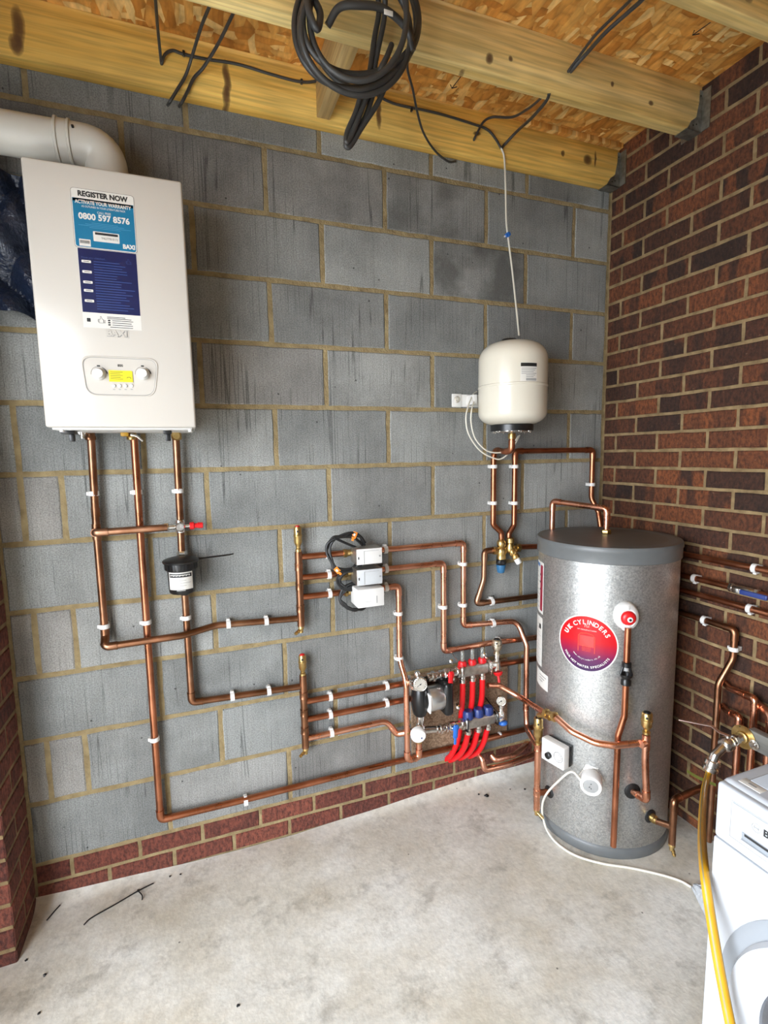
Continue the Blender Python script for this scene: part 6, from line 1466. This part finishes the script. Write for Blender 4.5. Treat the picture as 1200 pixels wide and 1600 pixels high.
for (px, py, lb) in ((287, 84, 'left cable clip on the wall joist'), (471, 128, 'cable clip on the wall joist, left of the coil'), (643, 171, 'cable clip on the wall joist, right of the coil')):
    p = c(px, py, YJ - .004); mb = MB(); mb.box(p + Vector((-.004, -.006, -.008)), p + Vector((.004, .0035, .008)), 0, .002); mb.cyl(p + Vector((0, -.003, -.010)), p + Vector((0, -.006, -.010)), .002, 1, 6); tag(mb.build('cable_clip', [M_RUBBER, M_ZINC]), lb, 'cable clip', 'cable clips')
# the big hanging coil
random.seed(21)
cc_ = c(561, 45, -.52); Yc = -.52
def ring(cx, cy, rx, ry, y, a0, a1, ph, n=26, wob=.02):
    out = []
    for k in range(n + 1):
        a = radians(a0 + (a1 - a0) * k / n); q = 1 + wob * sin(a * 2 + ph) + wob * .5 * sin(a * 3 + ph * 2)
        out.append(c(cx + rx * q * cos(a), cy - ry * q * sin(a), y + .018 * sin(a * 1 + ph)))
    return out
co = thing('cable_coil', 'large coil of dark grey cable hanging from the ceiling between the joists', 'cable coil', tuple(c(560, 130, Yc)))
for i, (cx, cy, rx, ry, y, ph) in enumerate(((560, 42, 92, 98, -.53, .2), (563, 28, 88, 92, -.55, 1.3), (557, 52, 84, 97, -.56, 2.6), (566, 34, 84, 104, -.50, 3.5), (560, 20, 78, 104, -.58, 5.0), (556, 36, 95, 104, -.51, .9))):
    mb = MB(); mb.tube(catmull(ring(cx, cy, rx, ry, y, 100, 460, ph, wob=.030), 4), .0078, 0, 10); mb.build('cable_turn', M_CABLE, co)
mb = MB(); mb.tube(catmull([c(512, 40, -.56), c(530, 12, -.58), c(560, 8, -.59), c(600, 14, -.58), c(635, 45, -.56), c(645, 80, -.55)], 8), .009, 0, 10); mb.build('cable_turn', M_CABLE, co)
mb = MB(); mb.tube(catmull([c(478, -20, -.57), c(482, 15, -.58), c(495, 45, -.58), c(500, 20, -.57), c(485, -10, -.56)], 8), .009, 0, 10); mb.build('cable_turn', M_CABLE, co)
for i, pts in enumerate((((590, -10, -.50), (592, 20, -.49), (585, 60, -.48), (578, 110, -.47), (572, 150, -.46), (558, 190, -.45), (543, 215, -.45), (541, 229, -.45), (549, 226, -.45), (566, 198, -.45), (588, 165, -.46), (600, 140, -.47), (612, 110, -.48)),
                         ((602, -10, -.52), (600, 30, -.50), (590, 80, -.48), (580, 130, -.46), (566, 170, -.45), (556, 192, -.44), (560, 200, -.44), (572, 180, -.45), (582, 150, -.46), (590, 120, -.48)),
                         ((566, 140, -.47), (556, 175, -.455), (543, 205, -.45), (541, 222, -.455), (548, 214, -.455), (562, 180, -.46), (574, 150, -.47)),
                         ((612, 70, -.55), (604, 90, -.56), (596, 105, -.56), (592, 118, -.55)))):
    mb = MB(); mb.tube(catmull([c(*q) for q in pts], 6), .0074, 0, 10); mb.build('hanging_loop' if i < 3 else 'cable_end', M_CABLE, co)
mb = MB(); p = c(607, 20, -.60); mb.box(p + Vector((-.012, -.001, -.006)), p + Vector((.012, .001, .006)), 0, .0005, None); mb.build('white_tag', M_LBL, co)
# white cable down to the vessel with a blue connector
cable('thin white cable dropping from the joist to the top of the expansion vessel', [c(783, 231, YJ - .010), c(788, 248, -.055), c(790, 300, -.050), c(791, 345, -.050), c(794, 372, -.050), c(800, 420, -.055), c(806, 475, -.08), c(811, 524, -.13)], .0036, M_CWIRE, None)
p = c(793, 367, -.055); mb = MB(); M = Matrix.Translation(p) @ Matrix.Rotation(radians(-30), 4, 'Y'); mb.box((-.012, -.008, -.007), (.012, .006, .007), 0, .003, M); mb.box((-.004, -.010, -.009), (.006, .007, .009), 0, .003, M); mb.cyl(M @ Vector((-.012, 0, 0)), M @ Vector((-.017, 0, 0)), .0035, 1, 8)
tag(mb.build('cable_connector', [M_BLUE, M_LBL]), 'small blue connector on the thin white cable', 'connector')

# ================================================================== floor litter and fixings
mb = MB(); 
def g_(px, py, z=.004):
    p = fp(px, py, z)
    for _ in range(8): p = fp(px, py, z + fz(p.x, p.y))
    return p
mb.tube(catmull([g_(131, 1445), g_(143, 1434), g_(180, 1413), g_(216, 1392), g_(240, 1380)], 6), .0022, 0, 6); mb.tube(catmull([g_(216, 1392, .005), g_(222, 1399, .006), g_(222, 1406, .003)], 5), .0020, 0, 6)
mb.box(g_(216, 1392) + Vector((-.004, -.004, -.001)), g_(216, 1392) + Vector((.004, .004, .004)), 0, .001)
tag(mb.build('cable_tie', M_BLACK), 'long black cable tie lying on the floor near the left corner', 'cable tie')
mb = MB(); mb.tube(catmull([g_(73, 1438), g_(84, 1425), g_(94, 1414)], 5), .0022, 0, 6); tag(mb.build('cable_tie', M_BLACK), 'short black offcut on the floor right beside the brick pier', 'cable tie')
random.seed(13)
for (px, py, s, lb) in ((760, 1243, .009, 'largest dark crumb on the floor between the manifold and the cylinder'), (748, 1241, .004, 'small dark crumb left of the largest one by the cylinder'), (820, 1233, .005, 'dark crumb on the floor close to the left foot of the cylinder'), (797, 1233, .003, 'tiny dark crumb between the larger crumbs by the cylinder'),
                    (41, 1500, .004, 'dark stone chip on the floor in front of the brick pier'), (70, 1523, .005, 'dark stone chip on the floor, lower left'), (372, 1571, .004, 'small dark ring-like bit on the floor at the bottom'), (266, 1369, .004, 'dark crumb on the floor under the brick course'), (282, 1366, .0035, 'smaller dark crumb right of another under the brick course'), (61, 1583, .004, 'greyish stone bit on the floor at the bottom left')):
    p = g_(px, py, .002); bm = bmesh.new(); bmesh.ops.create_icosphere(bm, subdivisions=2, radius=s)
    for v in bm.verts: v.co *= 1 + jit(.35); v.co.z *= .5
    bm.verts.index_update(); mb = MB(); mb.add([v.co + p for v in bm.verts], [[v.index for v in f.verts] for f in bm.faces], 0); bm.free()
    tag(mb.build('floor_debris', M_RUBBER), lb, 'debris', 'bits on the floor')
